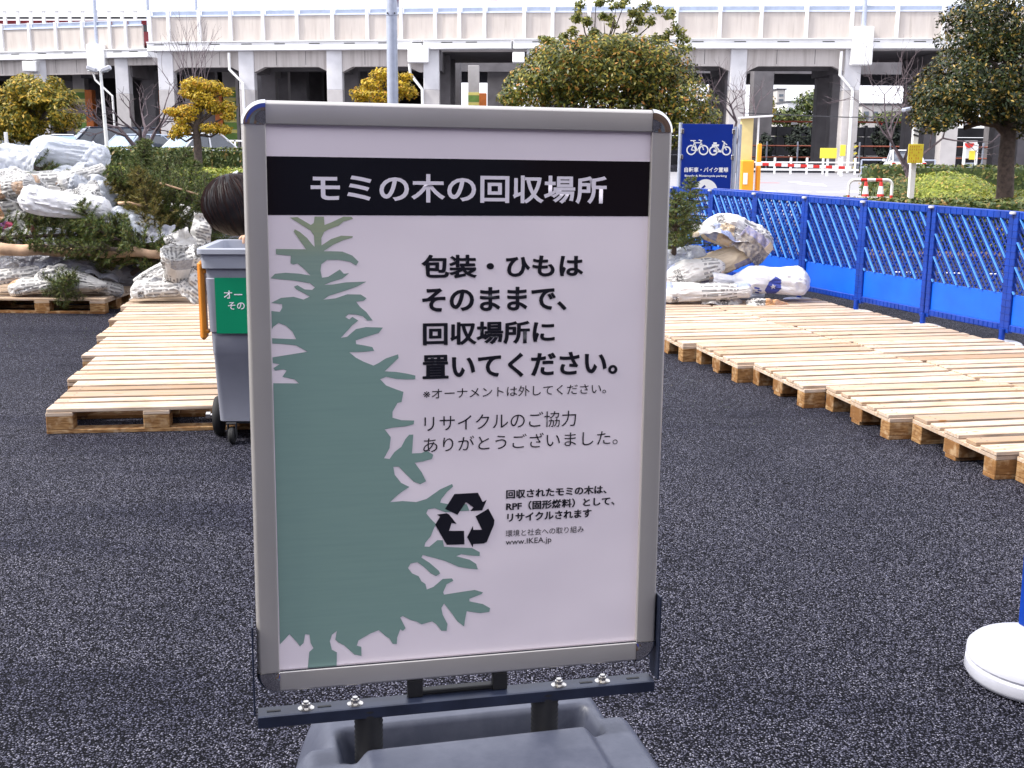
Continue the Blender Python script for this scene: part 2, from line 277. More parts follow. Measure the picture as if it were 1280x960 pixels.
# ------------------------------------------------------------------ mesh helpers
class MB:
    def __init__(s): s.v = []; s.f = []; s.mi = []; s.uv = []
    def add(s, vs, fs, m=0, mat=None, uvs=None):
        o = len(s.v)
        if mat is not None: vs = [mat @ Vector(q) for q in vs]
        s.v += [tuple(q) for q in vs]
        for f in fs: s.f.append(tuple(o + i for i in f)); s.mi.append(m)
        s.uv += list(uvs) if uvs else [(0.0, 0.0)] * len(vs)
        return s
    def box(s, c, d, bev=0.0, m=0, mat=None, rot=None):
        hx, hy, hz = d[0] / 2, d[1] / 2, d[2] / 2
        T = Matrix.Translation(Vector(c))
        if rot: T = T @ Euler(rot).to_matrix().to_4x4()
        if mat is not None: T = mat @ T
        if bev <= 0:
            vs = [(x, y, z) for x in (-hx, hx) for y in (-hy, hy) for z in (-hz, hz)]
            fs = [(0, 1, 3, 2), (4, 6, 7, 5), (0, 4, 5, 1), (2, 3, 7, 6), (0, 2, 6, 4), (1, 5, 7, 3)]
            return s.add(vs, fs, m, T)
        b = min(bev, hx * .9, hy * .9, hz * .9); vs = []; idx = {}
        for sx in (-1, 1):
            for sy in (-1, 1):
                for sz in (-1, 1):
                    for a in range(3):
                        p = [sx * (hx - b), sy * (hy - b), sz * (hz - b)]; p[a] = (sx * hx, sy * hy, sz * hz)[a]
                        idx[(sx, sy, sz, a)] = len(vs); vs.append(tuple(p))
        fs = []
        for a in range(3):
            o1, o2 = [q for q in range(3) if q != a]
            for sg in (-1, 1):
                ring = []
                for u, w_ in ((-1, -1), (1, -1), (1, 1), (-1, 1)):
                    sgn = [0, 0, 0]; sgn[a] = sg; sgn[o1] = u; sgn[o2] = w_; ring.append(idx[(*sgn, a)])
                if (sg > 0) != (a != 1): ring.reverse()
                fs.append(tuple(ring))
            for u in (-1, 1):
                for w_ in (-1, 1):
                    k0 = [0, 0, 0]; k1 = [0, 0, 0]; k0[a] = -1; k1[a] = 1
                    k0[o1] = k1[o1] = u; k0[o2] = k1[o2] = w_
                    fs.append((idx[(*k0, o1)], idx[(*k1, o1)], idx[(*k1, o2)], idx[(*k0, o2)]))
        for sx in (-1, 1):
            for sy in (-1, 1):
                for sz in (-1, 1): fs.append(tuple(idx[(sx, sy, sz, a)] for a in range(3)))
        return s.add(vs, fs, m, T)
    def tube(s, pts, rad, n=8, m=0, mat=None, caps=True):
        pts = [Vector(p) for p in pts]; rs = rad if hasattr(rad, '__len__') else [rad] * len(pts)
        vs = []; prev = None
        for i, p in enumerate(pts):
            d = (pts[min(i + 1, len(pts) - 1)] - pts[max(i - 1, 0)])
            if d.length < 1e-9: d = Vector((0, 0, 1))
            d.normalize()
            if prev is None: u = d.orthogonal().normalized()
            else:
                u = prev - d * prev.dot(d)
                u = u.normalized() if u.length > 1e-6 else d.orthogonal().normalized()
            prev = u; w_ = d.cross(u)
            for k_ in range(n):
                a = 2 * pi * k_ / n; vs.append(p + (u * cos(a) + w_ * sin(a)) * rs[i])
        fs = [(i * n + k_, i * n + (k_ + 1) % n, (i + 1) * n + (k_ + 1) % n, (i + 1) * n + k_) for i in range(len(pts) - 1) for k_ in range(n)]
        if caps: fs += [tuple(range(n - 1, -1, -1)), tuple((len(pts) - 1) * n + k_ for k_ in range(n))]
        return s.add(vs, fs, m, mat)
    def lathe(s, prof, n=24, m=0, mat=None, a0=0, a1=2 * pi):      # prof: (r, z) pairs
        full = abs(a1 - a0 - 2 * pi) < 1e-6; cnt = n if full else n + 1; vs = []
        for k_ in range(cnt):
            a = a0 + (a1 - a0) * k_ / n
            for r, z in prof: vs.append((r * cos(a), r * sin(a), z))
        q = len(prof); fs = []
        for k_ in range(n):
            k2 = (k_ + 1) % cnt
            for i in range(q - 1): fs.append((k_ * q + i, k2 * q + i, k2 * q + i + 1, k_ * q + i + 1))
        return s.add(vs, fs, m, mat)
    def prism(s, poly, y0, y1, m=0, mat=None):      # polygon in (x, z), thickness along y
        n = len(poly); vs = [(x, y0, z) for x, z in poly] + [(x, y1, z) for x, z in poly]
        fs = [tuple(range(n)), tuple(range(2 * n - 1, n - 1, -1))] + [(i, i + n, (i + 1) % n + n, (i + 1) % n) for i in range(n)]
        return s.add(vs, fs, m, mat)
    def data(s, name, mats, smooth=False):
        me = bpy.data.meshes.new(name); me.from_pydata(s.v, [], s.f)
        for a in (mats if isinstance(mats, (list, tuple)) else [mats]): me.materials.append(M[a] if isinstance(a, str) else a)
        if any(s.mi): me.polygons.foreach_set('material_index', s.mi)
        if any(u != (0.0, 0.0) for u in s.uv[:50]) or any(u != (0.0, 0.0) for u in s.uv[-50:]):
            uvl = me.uv_layers.new(name='UVMap'); buf = []
            for lp in me.loops: buf += s.uv[lp.vertex_index]
            uvl.data.foreach_set('uv', buf)
        if smooth is True: me.polygons.foreach_set('use_smooth', [True] * len(me.polygons))
        me.update()
        if smooth and smooth is not True:
            me.polygons.foreach_set('use_smooth', [True] * len(me.polygons)); me.set_sharp_from_angle(angle=radians(smooth))
        return me
def link(name, data, parent=None, **props):
    o = bpy.data.objects.new(name, data); COL.objects.link(o)
    if parent is not None: o.parent = parent
    for k_, v_ in props.items(): o[k_] = v_
    return o
def part(name, mb, mats, parent, smooth=False, **props):
    return link(name, mb.data(name, mats, smooth), parent, **props)
def thing(name, label, cat, loc=(0, 0, 0), rot=(0, 0, 0), group=None, data=None):
    o = link(name, data); o.location = loc; o.rotation_euler = rot if hasattr(rot, '__len__') else (0, 0, rot)
    o['label'] = label; o['category'] = cat
    if group: o['group'] = group
    return o
def structure(name, mb, mats, smooth=False, kind='structure'):
    return link(name, mb.data(name, mats, smooth), None, kind=kind)
KIDS = {}
def dup(root, label, loc=None, rot=None, scale=None, group=None):
    r = root.copy(); COL.objects.link(r); r['label'] = label
    if loc is not None: r.location = loc
    if rot is not None: r.rotation_euler = rot if hasattr(rot, '__len__') else (0, 0, rot)
    if scale is not None: r.scale = (scale,) * 3 if not hasattr(scale, '__len__') else scale
    if group: r['group'] = group
    if root.name not in KIDS: KIDS[root.name] = [(c, list(c.children)) for c in root.children]
    for c, gs in KIDS[root.name]:
        d = c.copy(); COL.objects.link(d); d.parent = r
        for g in gs:
            e = g.copy(); COL.objects.link(e); e.parent = d
    return r
def rnd(a, b): return random.uniform(a, b)
def sheet(x0, x1, y0, y1, z):
    return MB().add([(x0, y0, z), (x1, y0, z), (x1, y1, z), (x0, y1, z)], [(0, 1, 2, 3)])

def text_mesh(s, x0, z0, x1, z1, mat, parent, y=-.0012, bold=0.0, name='lettering', thick=.0004, wide=0.0):
    """flat printed words filling the box x0..x1, z0..z1 of the x-z plane"""
    cu = bpy.data.curves.new('words', 'FONT'); cu.body = s; cu.size = 1.0; cu.offset = bold; cu.resolution_u = 4
    cu.fill_mode = 'FRONT' if hasattr(cu, 'fill_mode') else None
    ob = bpy.data.objects.new('words', cu); COL.objects.link(ob)
    dg = bpy.context.evaluated_depsgraph_get(); dg.update()
    me = bpy.data.meshes.new_from_object(ob.evaluated_get(dg)); bpy.data.objects.remove(ob); bpy.data.curves.remove(cu)
    xs = [q.co.x for q in me.vertices]; ys = [q.co.y for q in me.vertices]
    ax, bx, ay, by = min(xs), max(xs), min(ys), max(ys)
    for q in me.vertices:
        q.co = Vector((x0 + (q.co.x - ax) / (bx - ax) * (x1 - x0), y, z0 + (q.co.y - ay) / (by - ay) * (z1 - z0)))
    me.materials.clear(); me.materials.append(M[mat]); me.update(); me.name = name
    if wide:        # heavy strokes: the same glyphs laid again a hair to either side
        bmm = bmesh.new(); bmm.from_mesh(me)
        for k_, (dx, dz) in enumerate(((-wide, wide * .4), (wide, -wide * .4), (0, wide * .7))):
            m2 = me.copy()
            for q in m2.vertices: q.co = q.co + Vector((dx, -.00006 * (k_ + 1), dz))
            bmm.from_mesh(m2); bpy.data.meshes.remove(m2)
        bmm.to_mesh(me); bmm.free()
    return link(name, me, parent)
def flat_poly(pts, y, mat, parent, name):
    from mathutils.geometry import tessellate_polygon
    tri = tessellate_polygon([[Vector((a, b, 0)) for a, b in pts]])
    mb = MB().add([(a, y, b) for a, b in pts], [tuple(t) for t in tri]); return part(name, mb, mat, parent)

# ------------------------------------------------------------------ ground
g_ = MB(); g_.add([(-400, -30, 0), (400, -30, 0), (400, 900, 0), (-400, 900, 0)], [(0, 1, 2, 3)])
structure('asphalt_ground', g_, 'asphalt')
road = sheet(3, 46, 24, 76, .004); structure('driveway', road, 'road')
mk = MB()
for i in range(26):
    x = -2 + i * .62 ; mk.add([(x + 2, 15.6 - .12 * x, .004), (x + 2.34, 15.56 - .12 * x, .004), (x + 2.34, 15.66 - .12 * x, .004), (x + 2, 15.7 - .12 * x, .004)], [(0, 1, 2, 3)])
structure('dashed_line_marking', mk, 'white')
ar = MB(); c = on_ground(1012, 230)
ar.add([(c.x - .6, c.y, .008), (c.x, c.y - 3.0, .008), (c.x + .6, c.y, .008), (c.x + .25, c.y, .008), (c.x + .25, c.y + 3.2, .008), (c.x - .25, c.y + 3.2, .008), (c.x - .25, c.y, .008)], [(0, 1, 2), (6, 3, 4, 5)])
structure('arrow_marking', ar, 'white')
ln = MB()
for i in range(14):
    x = 8.3 + i * .62; ln.box((x, 43.5 + rnd(-.5, .5), .008), (rnd(.3, .5), rnd(.6, 1.4), .002))
structure('worn_lane_marking', ln, 'white')
pl = MB(); pl.add([(9.6, 54, .008), (12.2, 53.8, .008), (12.2, 54.3, .008), (9.6, 54.5, .008)], [(0, 1, 2, 3)]); structure('pink_line_marking', pl, 'coral')
cp = MB().box((-22, 62, .15), (40, 30, .3)); structure('far_car_park', cp, 'road')

# ------------------------------------------------------------------ store building behind the photographer (mirrored in the poster)
sb = thing('store_building', 'large dark blue and brown store facade standing behind the photographer', 'building', (0, -16, 0))
part('wall', MB().box((0, -6, 7), (90, 12, 14), .05), 'facade', sb)
for i in range(12): part('facade_panel', MB().box((-44 + i * 8, .03, 8.5), (7.6, .12, 10.5), .03), 'facade_blue' if i % 3 == 0 else 'facade', sb)
for i in range(9): part('shop_window', MB().box((-38 + i * 9, .02, 1.6), (5, .1, 2.6), .02), 'window', sb)

# ------------------------------------------------------------------ poster stand
stand = thing('poster_stand', 'tall aluminium framed poster stand with Japanese notice and green fir print on grey water base', 'sign stand',
              (-.106, 2.458, .465), tuple(Euler((radians(-1.39), radians(.58), radians(13.29)), 'XYZ')))
# rotation order: roll about y, lean about x, yaw about z
RM = Matrix.Rotation(radians(13.29), 3, 'Z') @ Matrix.Rotation(radians(-1.39), 3, 'X') @ Matrix.Rotation(radians(.58), 3, 'Y')
stand.rotation_euler = RM.to_euler()
HW, HH = .410, 1.17; RW = .047
mb = MB()
NX, NZ = 30, 40
vs = []; 
for j in range(NZ + 1):
    for i in range(NX + 1):
        x = -HW - .006 + (2 * HW + .012) * i / NX; z = -.006 + (HH + .012) * j / NZ; vs.append((x, 0.0, z))
fs = [(j * (NX + 1) + i, j * (NX + 1) + i + 1, (j + 1) * (NX + 1) + i + 1, (j + 1) * (NX + 1) + i) for j in range(NZ) for i in range(NX)]
mb.add(vs, fs); poster = part('poster', mb, 'paper', stand, True)
part('header_band', MB().add([(-HW, -.0006, .989), (HW, -.0006, .989), (HW, -.0006, 1.107), (-HW, -.0006, 1.107)], [(0, 1, 2, 3)]), 'print_dark', poster)
TREE = [(-316,986),(-297,986),(-296,969),(-283,974),(-257,986),(-241,986),(-237,982),(-257,976),(-267,968),(-288,960),(-297,955),(-303,942),(-303,927),(-283,940),(-262,947),(-238,946),(-239,943),(-257,938),(-278,929),(-299,915),(-284,915),(-260,914),(-240,906),(-227,893),(-232,885),(-245,893),(-268,897),(-292,897),(-304,888),(-306,875),(-303,860),(-290,862),(-266,877),(-258,868),(-247,869),(-261,858),(-285,851),(-299,845),(-280,846),(-254,850),(-211,851),(-233,840),(-264,830),(-290,822),(-301,814),(-275,817),(-251,825),(-223,824),(-211,816),(-217,811),(-233,809),(-225,798),(-212,787),(-199,769),(-210,769),(-219,778),(-234,782),(-249,783),(-256,777),(-248,772),(-241,777),(-229,769),(-242,759),(-252,748),(-266,733),(-253,735),(-234,751),(-213,755),(-177,753),(-186,742),(-213,734),(-235,727),(-234,719),(-218,716),(-200,712),(-196,704),(-219,702),(-249,702),(-235,690),(-219,681),(-198,672),(-187,677),(-171,687),(-145,695),(-144,687),(-158,674),(-174,659),(-150,657),(-128,653),(-108,648),(-108,640),(-128,640),(-150,642),(-171,647),(-184,642),(-171,628),(-150,619),(-134,613),(-138,591),(-147,589),(-158,570),(-158,557),(-139,551),(-111,549),(-112,541),(-129,537),(-145,536),(-159,535),(-175,532),(-167,521),(-162,514),(-165,490),(-177,468),(-165,466),(-154,481),(-139,492),(-130,509),(-122,518),(-113,518),(-116,476),(-95,476),(-84,481),(-69,471),(-72,462),(-92,457),(-110,455),(-95,433),(-85,412),(-98,406),(-113,413),(-131,432),(-145,448),(-157,448),(-154,430),(-140,411),(-122,401),(-140,390),(-154,379),(-164,369),(-137,370),(-107,366),(-84,372),(-54,392),(-27,403),(-25,397),(-39,385),(-51,370),(-54,362),(-39,358),(6,355),(12,340),(-42,339),(-66,350),(-81,348),(-85,339),(-75,326),(-63,313),(-69,301),(-75,286),(-87,272),(-89,263),(-78,262),(-60,276),(-48,275),(-45,260),(-12,256),(18,253),(36,242),(36,233),(12,236),(-6,240),(-18,236),(13,226),(28,215),(32,202),(13,205),(-12,211),(-39,225),(-48,229),(-72,237),(-93,244),(-96,238),(-78,225),(-57,205),(-54,198),(-63,193),(-75,200),(-90,216),(-105,228),(-120,226),(-126,216),(-117,203),(-102,195),(-96,183),(-87,176),(-84,163),(-69,168),(-48,185),(-27,185),(-24,179),(-39,172),(-47,154),(-45,148),(-12,151),(25,154),(44,147),(41,143),(13,134),(13,128),(44,119),(61,108),(59,99),(38,98),(7,105),(4,90),(1,69),(-14,82),(-27,102),(-39,119),(-45,127),(-51,117),(-48,101),(-37,78),(-39,62),(-51,63),(-63,80),(-72,87),(-96,82),(-108,90),(-120,94),(-138,105),(-144,102),(-132,76),(-138,70),(-144,74),(-151,55),(-152,40),(-161,41),(-168,54),(-177,61),(-192,76),(-210,70),(-237,56),(-241,44),(-231,40),(-231,19),(-246,23),(-269,47),(-281,54),(-288,62),(-284,82),(-295,74),(-300,59),(-296,39),(-285,32),(-286,2),(-349,2),(-345,38),(-336,46),(-342,59),(-344,78),(-353,80),(-357,60),(-365,53),(-373,65),(-387,83),(-396,73),(-408,61),(-408,640),(-355,638),(-364,647),(-376,650),(-389,653),(-380,666),(-386,669),(-404,667),(-407,672),(-394,680),(-408,683),(-408,695),(-336,705),(-359,719),(-390,723),(-408,724),(-408,735),(-359,732),(-366,748),(-379,761),(-394,767),(-405,759),(-408,754),(-408,792),(-391,790),(-386,798),(-386,806),(-408,809),(-388,819),(-362,821),(-342,815),(-329,821),(-342,829),(-357,837),(-361,842),(-354,845),(-339,836),(-324,835),(-318,840),(-328,849),(-362,855),(-392,858),(-408,860),(-399,869),(-377,871),(-351,869),(-327,865),(-341,880),(-353,890),(-361,888),(-367,890),(-366,906),(-396,909),(-396,920),(-335,919),(-340,927),(-359,955),(-357,960),(-347,955),(-332,942),(-322,929),(-317,924),(-318,947),(-325,958),(-344,970),(-366,984),(-351,985),(-324,969),(-318,973)]
flat_poly([(a / 1000, b / 1000) for a, b in TREE], -.0007, 'print_green', poster, 'fir_silhouette')
REC = [[(-43, 347), (-22, 380), (31, 380), (42, 358), (51, 363), (41, 339), (14, 339), (21, 347), (4, 360), (-15, 332)], [(26, 326), (55, 342), (69, 315), (68, 304), (52, 265), (45, 262), (21, 262), (20, 254), (7, 279), (20, 304), (21, 295), (41, 294)], [(-61, 335), (-39, 337), (-34, 334), (-17, 311), (-28, 314), (-34, 296), (0, 294), (1, 263), (-39, 264), (-65, 312), (-54, 330)]]
for r_ in REC: flat_poly([(a / 1000, b / 1000) for a, b in r_], -.0012, 'print_text', poster, 'recycling_arrow')
for t, x0, z0, x1, z1, bold, mt in [
    ('モミの木の回収場所', -.323, 1.015, .3125, 1.075, .022, 'print_white'),
    ('包装・ひもは', -.0938, .8567, .2625, .9064, .018, 'print_text'),
    ('そのままで、', -.0922, .7845, .2266, .8363, .018, 'print_text'),
    ('回収場所に', -.0907, .7124, .2007, .7618, .018, 'print_text'),
    ('置いてください。', -.0916, .6387, .3477, .6918, .018, 'print_text'),
    ('※オーナメントは外してください。', -.091, .5953, .323, .6186, 0, 'print_text'),
    ('リサイクルのご協力', -.0885, .5231, .2544, .5587, -.003, 'print_text'),
    ('ありがとうございました。', -.0912, .4771, .3535, .5108, -.003, 'print_text'),
    ('回収されたモミの木は、', .0958, .3626, .3302, .3827, .016, 'print_text'),
    ('RPF（固形燃料）として、', .096, .3344, .3501, .3551, .016, 'print_text'),
    ('リサイクルされます', .0987, .3087, .2953, .3284, .016, 'print_text'),
    ('環境と社会への取り組み', .0954, .274, .2782, .2895, 0, 'print_text'),
    ('www.IKEA.jp', .0956, .2513, .2019, .2682, .002, 'print_text')]:
    text_mesh(t, x0, z0, x1, z1, mt, poster, bold=bold, wide=0 if mt == 'print_white' else .0008 if bold == .018 else .0004 if bold > .01 else 0)
# snap rails: profile across the rail (0 = inner lip, RW = outer edge), y towards the viewer negative
PR = [(0, .001), (.0005, -.0075), (.002, -.0090), (.0385, -.0125), (.042, -.0115), (.0455, -.0075), (RW, -.003), (RW, .026), (.0, .026)]
def rail(a, b, axis, sgn, off):
    mb = MB(); n = len(PR); vs = []
    for t in (a, b):
        for p, y in PR:
            vs.append((t, y, off + sgn * p) if axis == 'x' else (off + sgn * p, y, t))
    fs = [(i, (i + 1) % n, (i + 1) % n + n, i + n) for i in range(n)] + [tuple(range(n)), tuple(range(n, 2 * n))]
    return mb.add(vs, fs)
part('top_rail', rail(-HW, HW, 'x', 1, HH), 'alu', stand, 35)
part('bottom_rail', rail(-HW, HW, 'x', -1, 0), 'alu', stand, 35)
part('side_rail', rail(.0, HH, 'z', -1, -HW), 'alu', stand, 35)
part('side_rail', rail(.0, HH, 'z', 1, HW), 'alu', stand, 35)
for cx, cz, a0 in ((-HW, HH, pi / 2), (HW, HH, 0), (-HW, 0, pi), (HW, 0, 3 * pi / 2)):
    mb = MB(); n = 10; q = len(PR); vs = []; g = .0008
    for k_ in range(n + 1):
        a = a0 + (pi / 2) * k_ / n
        for p, y in PR:
            r_ = p * 1.02 + g; vs.append((cx + r_ * cos(a), y - .0022, cz + r_ * sin(a)))
    fs = [(k_ * q + i, (k_ + 1) * q + i, (k_ + 1) * q + i + 1, k_ * q + i + 1) for k_ in range(n) for i in range(q - 1)]
    mb.add(vs, fs); part('corner_cap', mb, 'chrome', stand, 40)
part('back_panel', MB().box((0, .018, HH / 2), (2 * HW + .02, .012, HH + .02), 0), 'alu', stand)
part('inner_lip', MB().box((0, -.004, .0015), (2 * HW, .006, .003)), 'chrome', stand)
# cradle
part('cradle_plate', MB().box((-.005, -.008, -.0915), (.91, .046, .004), .001).box((-.005, -.033, -.1025), (.91, .004, .026), .001), 'blue_steel', stand)
part('cradle_side', MB().box((-.466, .0, .013), (.004, .058, .205), .001), 'blue_steel', stand)
part('cradle_side', MB().box((.461, .0, .013), (.005, .058, .205), .001), 'blue_steel', stand)
for x in (-.111, .085): part('riser', MB().box((x, .004, -.0685), (.034, .022, .042), .002), 'black', stand)
part('centre_channel', MB().box((-.013, .010, -.082), (.165, .022, .010), .002), 'black', stand)
for x in (-.355, -.247, .224, .330):
    b_ = part('bolt', MB().lathe([(0, .016), (.006, .016), (.0065, .0), (.0065, .0)], 12, mat=Matrix.Translation((x, -.008, -.0895))), 'steel', stand, 35)
    part('washer', MB().lathe([(0, .0035), (.0105, .0035), (.018, .001), (.018, 0)], 20, mat=Matrix.Translation((x, -.008, -.0895))), 'steel', b_, 30)
    part('nut', MB().lathe([(0, .010), (.0095, .010), (.0100, .002)], 6, mat=Matrix.Translation((x, -.008, -.0885))), 'steel', b_)
for x in (-.425, -.315, .29, .405): part('slot', MB().box((x, -.008, -.0890), (.030, .007, .0012), .0), 'black', stand)
# spring stems (black rubber sleeves with rings)
for x in (-.217, .192):
    prof = [(.031, -.094)]
    for i in range(16): prof += [(.030, -.096 - i * .0115), (.0325, -.101 - i * .0115)]
    part('spring_stem', MB().lathe(prof, 24, mat=Matrix.Translation((x, -.004, 0))), 'black', stand, True)
# water base
def tank_h(x, y):
    hx, hy = .42 + .05 * (y < .05), .37
    yc = y + .02
    dx, dy = hx - abs(x), hy - abs(yc)
    if dx < .10 and dy < .10: e = .10 - sqrt((.10 - dx) ** 2 + (.10 - dy) ** 2)
    else: e = min(dx, dy)
    if e <= 0: return 0.0
    t = min(1, e / .11); h = .248 * (1 - (1 - t) ** 2.0)
    # front plateau
    px = min(1, max(0, (.285 - abs(x) + .0) / .04)); py = min(1, max(0, (-.028 - y) / .012)); pf = min(1, max(0, (y + .36) / .05))
    s1 = px * py * pf; s1 = s1 * s1 * (3 - 2 * s1); h += .034 * s1 * t
    # trough for the stems
    tx = min(1, max(0, (.315 - abs(x)) / .035)); ty = min(1, max(0, (y + .028) / .012)) * min(1, max(0, (.135 - y) / .03))
    s2 = tx * ty; s2 = s2 * s2 * (3 - 2 * s2); h -= .100 * s2
    # grooves of the side lobes
    return max(h, .004)
mb = MB(); NX, NY = 110, 96; vs = []
for j in range(NY + 1):
    for i in range(NX + 1):
        x = -.49 + .98 * i / NX; y = -.40 + .78 * j / NY
        vs.append((x, y, tank_h(x, y)))
fs = []
for j in range(NY):
    for i in range(NX):
        q = (j * (NX + 1) + i, j * (NX + 1) + i + 1, (j + 1) * (NX + 1) + i + 1, (j + 1) * (NX + 1) + i)
        if any(vs[a][2] > .0001 for a in q): fs.append(q)
TB = RM.inverted().to_4x4() @ Matrix.Translation((.025, 0, -.465)) @ Matrix.Rotation(radians(13.29), 4, 'Z')
mb.add(vs, fs, 0, TB)
wb_ = part('water_base', mb, 'tank', stand, True)
part('filler_cap', MB().lathe([(0, .292), (.020, .292), (.026, .288), (.028, .270)], 18, mat=TB @ Matrix.Translation((.20, -.26, 0))), 'black', wb_, 35)

# ------------------------------------------------------------------ pallets
def pallet_mesh():
    random.seed(4)
    d = {}
    for wd, nm in ((.138, 'wide'), (.092, 'narrow')):
        d[nm] = MB().box((0, 0, 0), (1.2, wd, .022), .003).data('deck_board', 'wood')
    d['str'] = MB().box((0, 0, 0), (.145, .8, .022), .002).data('stringer_board', 'wood')
    d['blk'] = MB().box((0, 0, 0), (.145, .10, .078), .004).data('block', 'block')
    d['blkm'] = MB().box((0, 0, 0), (.145, .145, .078), .004).data('block', 'block')
    d['bot'] = MB().box((0, 0, 0), (1.2, .10, .022), .002).data('bottom_board', 'block')
    return d
PD = pallet_mesh(); YS = ((-.3275, 'wide'), (-.168, 'narrow'), (0, 'wide'), (.168, 'narrow'), (.3275, 'wide'))
def pallet(x, y, yaw, label, group, z=0.0):
    t = thing('wooden_pallet', label, 'pallet', (x, y, z), radians(yaw), group)
    for yy, wd in YS:
        o = link('deck_board', PD[wd], t); o.location = (rnd(-.006, .006), yy + rnd(-.009, .009), .133 + rnd(-.0005, .0012)); o.rotation_euler = (rnd(-.006, .006), rnd(-.003, .003), rnd(-.007, .007))
    for xx in (-.5275, 0, .5275):
        o = link('stringer_board', PD['str'], t); o.location = (xx, 0, .1105)
        for yy, bm_ in ((-.35, 'blk'), (0, 'blkm'), (.35, 'blk')):
            o = link('block', PD[bm_], t); o.location = (xx, yy, .0605)
    for yy in (-.35, 0, .35):
        o = link('bottom_board', PD['bot'], t); o.location = (0, yy, .0112)
    return t
def corner_to_centre(cx, cy, yaw):
    a = radians(yaw); return cx + .6 * cos(a) - .4 * sin(a), cy + .6 * sin(a) + .4 * cos(a)
random.seed(11)
ORD = ['first', 'second', 'third', 'fourth', 'fifth', 'sixth', 'seventh', 'eighth', 'ninth', 'tenth']
for i in range(6):
    y0 = 6.30 + i * .835; x0 = -2.60 - (y0 - 6.30) * .232 + rnd(-.02, .02)
    x, y = corner_to_centre(x0, y0, 7.3)
    lab = 'bare wooden pallet at the front end of the left row beside the grey bin' if i == 0 else '%s bare pallet from the front in the left row' % ORD[i]
    pallet(x, y, 7.3 + rnd(-.5, .5), lab, 'pallets of the left row')
for i in range(-3, 6):
    cx = 2.105 - i * .83 * .322; cy = 6.30 + i * .83 * .947
    a = radians(10.8)
    for r_, nm in ((0, 'left'), (1, 'right')):
        yw = 10.8 + rnd(-.9, .9)
        x, y = corner_to_centre(cx + r_ * 1.215 * cos(a) + rnd(-.015, .015), cy + r_ * 1.215 * sin(a) - r_ * .10, yw)
        k_ = i + 3
        lab = '%s pallet from the near end, %s row of the platform beside the blue fence' % (ORD[k_], nm)
        pallet(x, y, yw, lab, 'pallets of the double row by the blue fence', .0 + (.006 if r_ and i == -1 else 0))
k_ = 0
PLC = ['in front under the wrapped trees at the far left', 'half outside the picture at the far left', 'hidden at the back of the left heap']
for j, yy in enumerate((11.37, 12.20)):
    for i in range(7):
        x = -4.48 - 1.215 * i if i < 4 else (-.95 + (i - 4) * 1.22)
        if j == 0 and i == 0: lab = 'dark sided pallet under the fir heap, next to the corner of the left row'
        elif i < 4: lab = 'pallet under the left fir heap, %s from the right in the %s rank' % (ORD[i], 'front' if j == 0 else 'back')
        else: lab = 'pallet under the right sack heap, %s from the left in the %s rank' % (ORD[i - 4], 'front' if j == 0 else 'back')
        pallet(x, yy + (0 if i < 4 else -.05), rnd(-.8, .8) + (0 if i < 4 else 3), lab, 'pallets under the heaps')

random.seed(77); lt = MB()
for i in range(700):
    if i % 2: x, y, z = rnd(-5.5, -2.2), rnd(9.5, 11.2) - abs(random.gauss(0, 1.0)), .003
    else: x, y, z = rnd(-1.0, 2.6), rnd(6.5, 10.6), .003
    if z < .01 and (-3.9 < x + (y - 6.3) * .232 + 0 < -1.3 or x > 1.9 - (y - 6.3) * .35): z = .1475
    a = rnd(0, pi); L_ = rnd(.006, .02); w_ = .0022; dx, dy = cos(a), sin(a)
    lt.add([(x - dy * w_, y + dx * w_, z), (x + dy * w_, y - dx * w_, z), (x + dx * L_, y + dy * L_, z + .003)], [(0, 1, 2)])
structure('fallen_needles', lt, 'needle', kind='stuff')

# ------------------------------------------------------------------ wheeled bin
bn = thing('wheeled_bin', 'grey wheeled waste bin with green notice and orange side bar, left of the poster stand', 'bin', (-1.36, 6.33, 0), radians(3))
mb = MB()
def ringbox(mb, lv, n=5, m=0):       # lv: list of (z, halfx, halfy, corner, yoff)
    vs = []; cnt = 4 * (n + 1)
    for z, hx, hy, r_, yo in lv:
        for q, (sx, sy) in enumerate(((1, 1), (-1, 1), (-1, -1), (1, -1))):
            for k_ in range(n + 1):
                a = q * pi / 2 + pi / 2 * k_ / n; vs.append((sx * (hx - r_) + r_ * cos(a), sy * (hy - r_) + r_ * sin(a) + yo, z))
    fs = [(i * cnt + k_, i * cnt + (k_ + 1) % cnt, (i + 1) * cnt + (k_ + 1) % cnt, (i + 1) * cnt + k_) for i in range(len(lv) - 1) for k_ in range(cnt)]
    fs.append(tuple(range(cnt - 1, -1, -1))); mb.add(vs, fs, m)
ringbox(mb, [(.125, .225, .21, .03, 0), (.13, .232, .217, .03, 0), (.50, .246, .24, .03, 0), (.505, .249, .243, .03, 0), (.62, .252, .247, .03, 0), (.624, .258, .253, .03, 0), (.905, .266, .262, .03, 0), (.91, .262, .258, .03, 0),
             (.975, .264, .262, .03, 0), (.98, .240, .24, .03, 0), (.6, .23, .23, .03, 0), (.2, .2, .2, .03, 0)])
part('body', mb, 'bin', bn, 35)
mb = MB(); ringbox(mb, [(.962, .280, .275, .03, 0), (1.035, .284, .28, .03, 0), (1.038, .30, .295, .035, 0), (1.062, .30, .295, .035, 0), (1.068, .294, .289, .035, 0), (1.066, .262, .257, .03, 0), (.985, .258, .252, .03, 0)])
part('rim', mb, ['bin_rim'], bn, 35)
mb = MB()
for x in (-.14, .14): mb.box((x, -.250, .93), (.012, .022, .09), .003)
part('rib', mb, 'bin', bn)
lab_ = part('green_notice', MB().box((-.05, -.2665, .765), (.33, .003, .295), .0), 'green_label', bn)
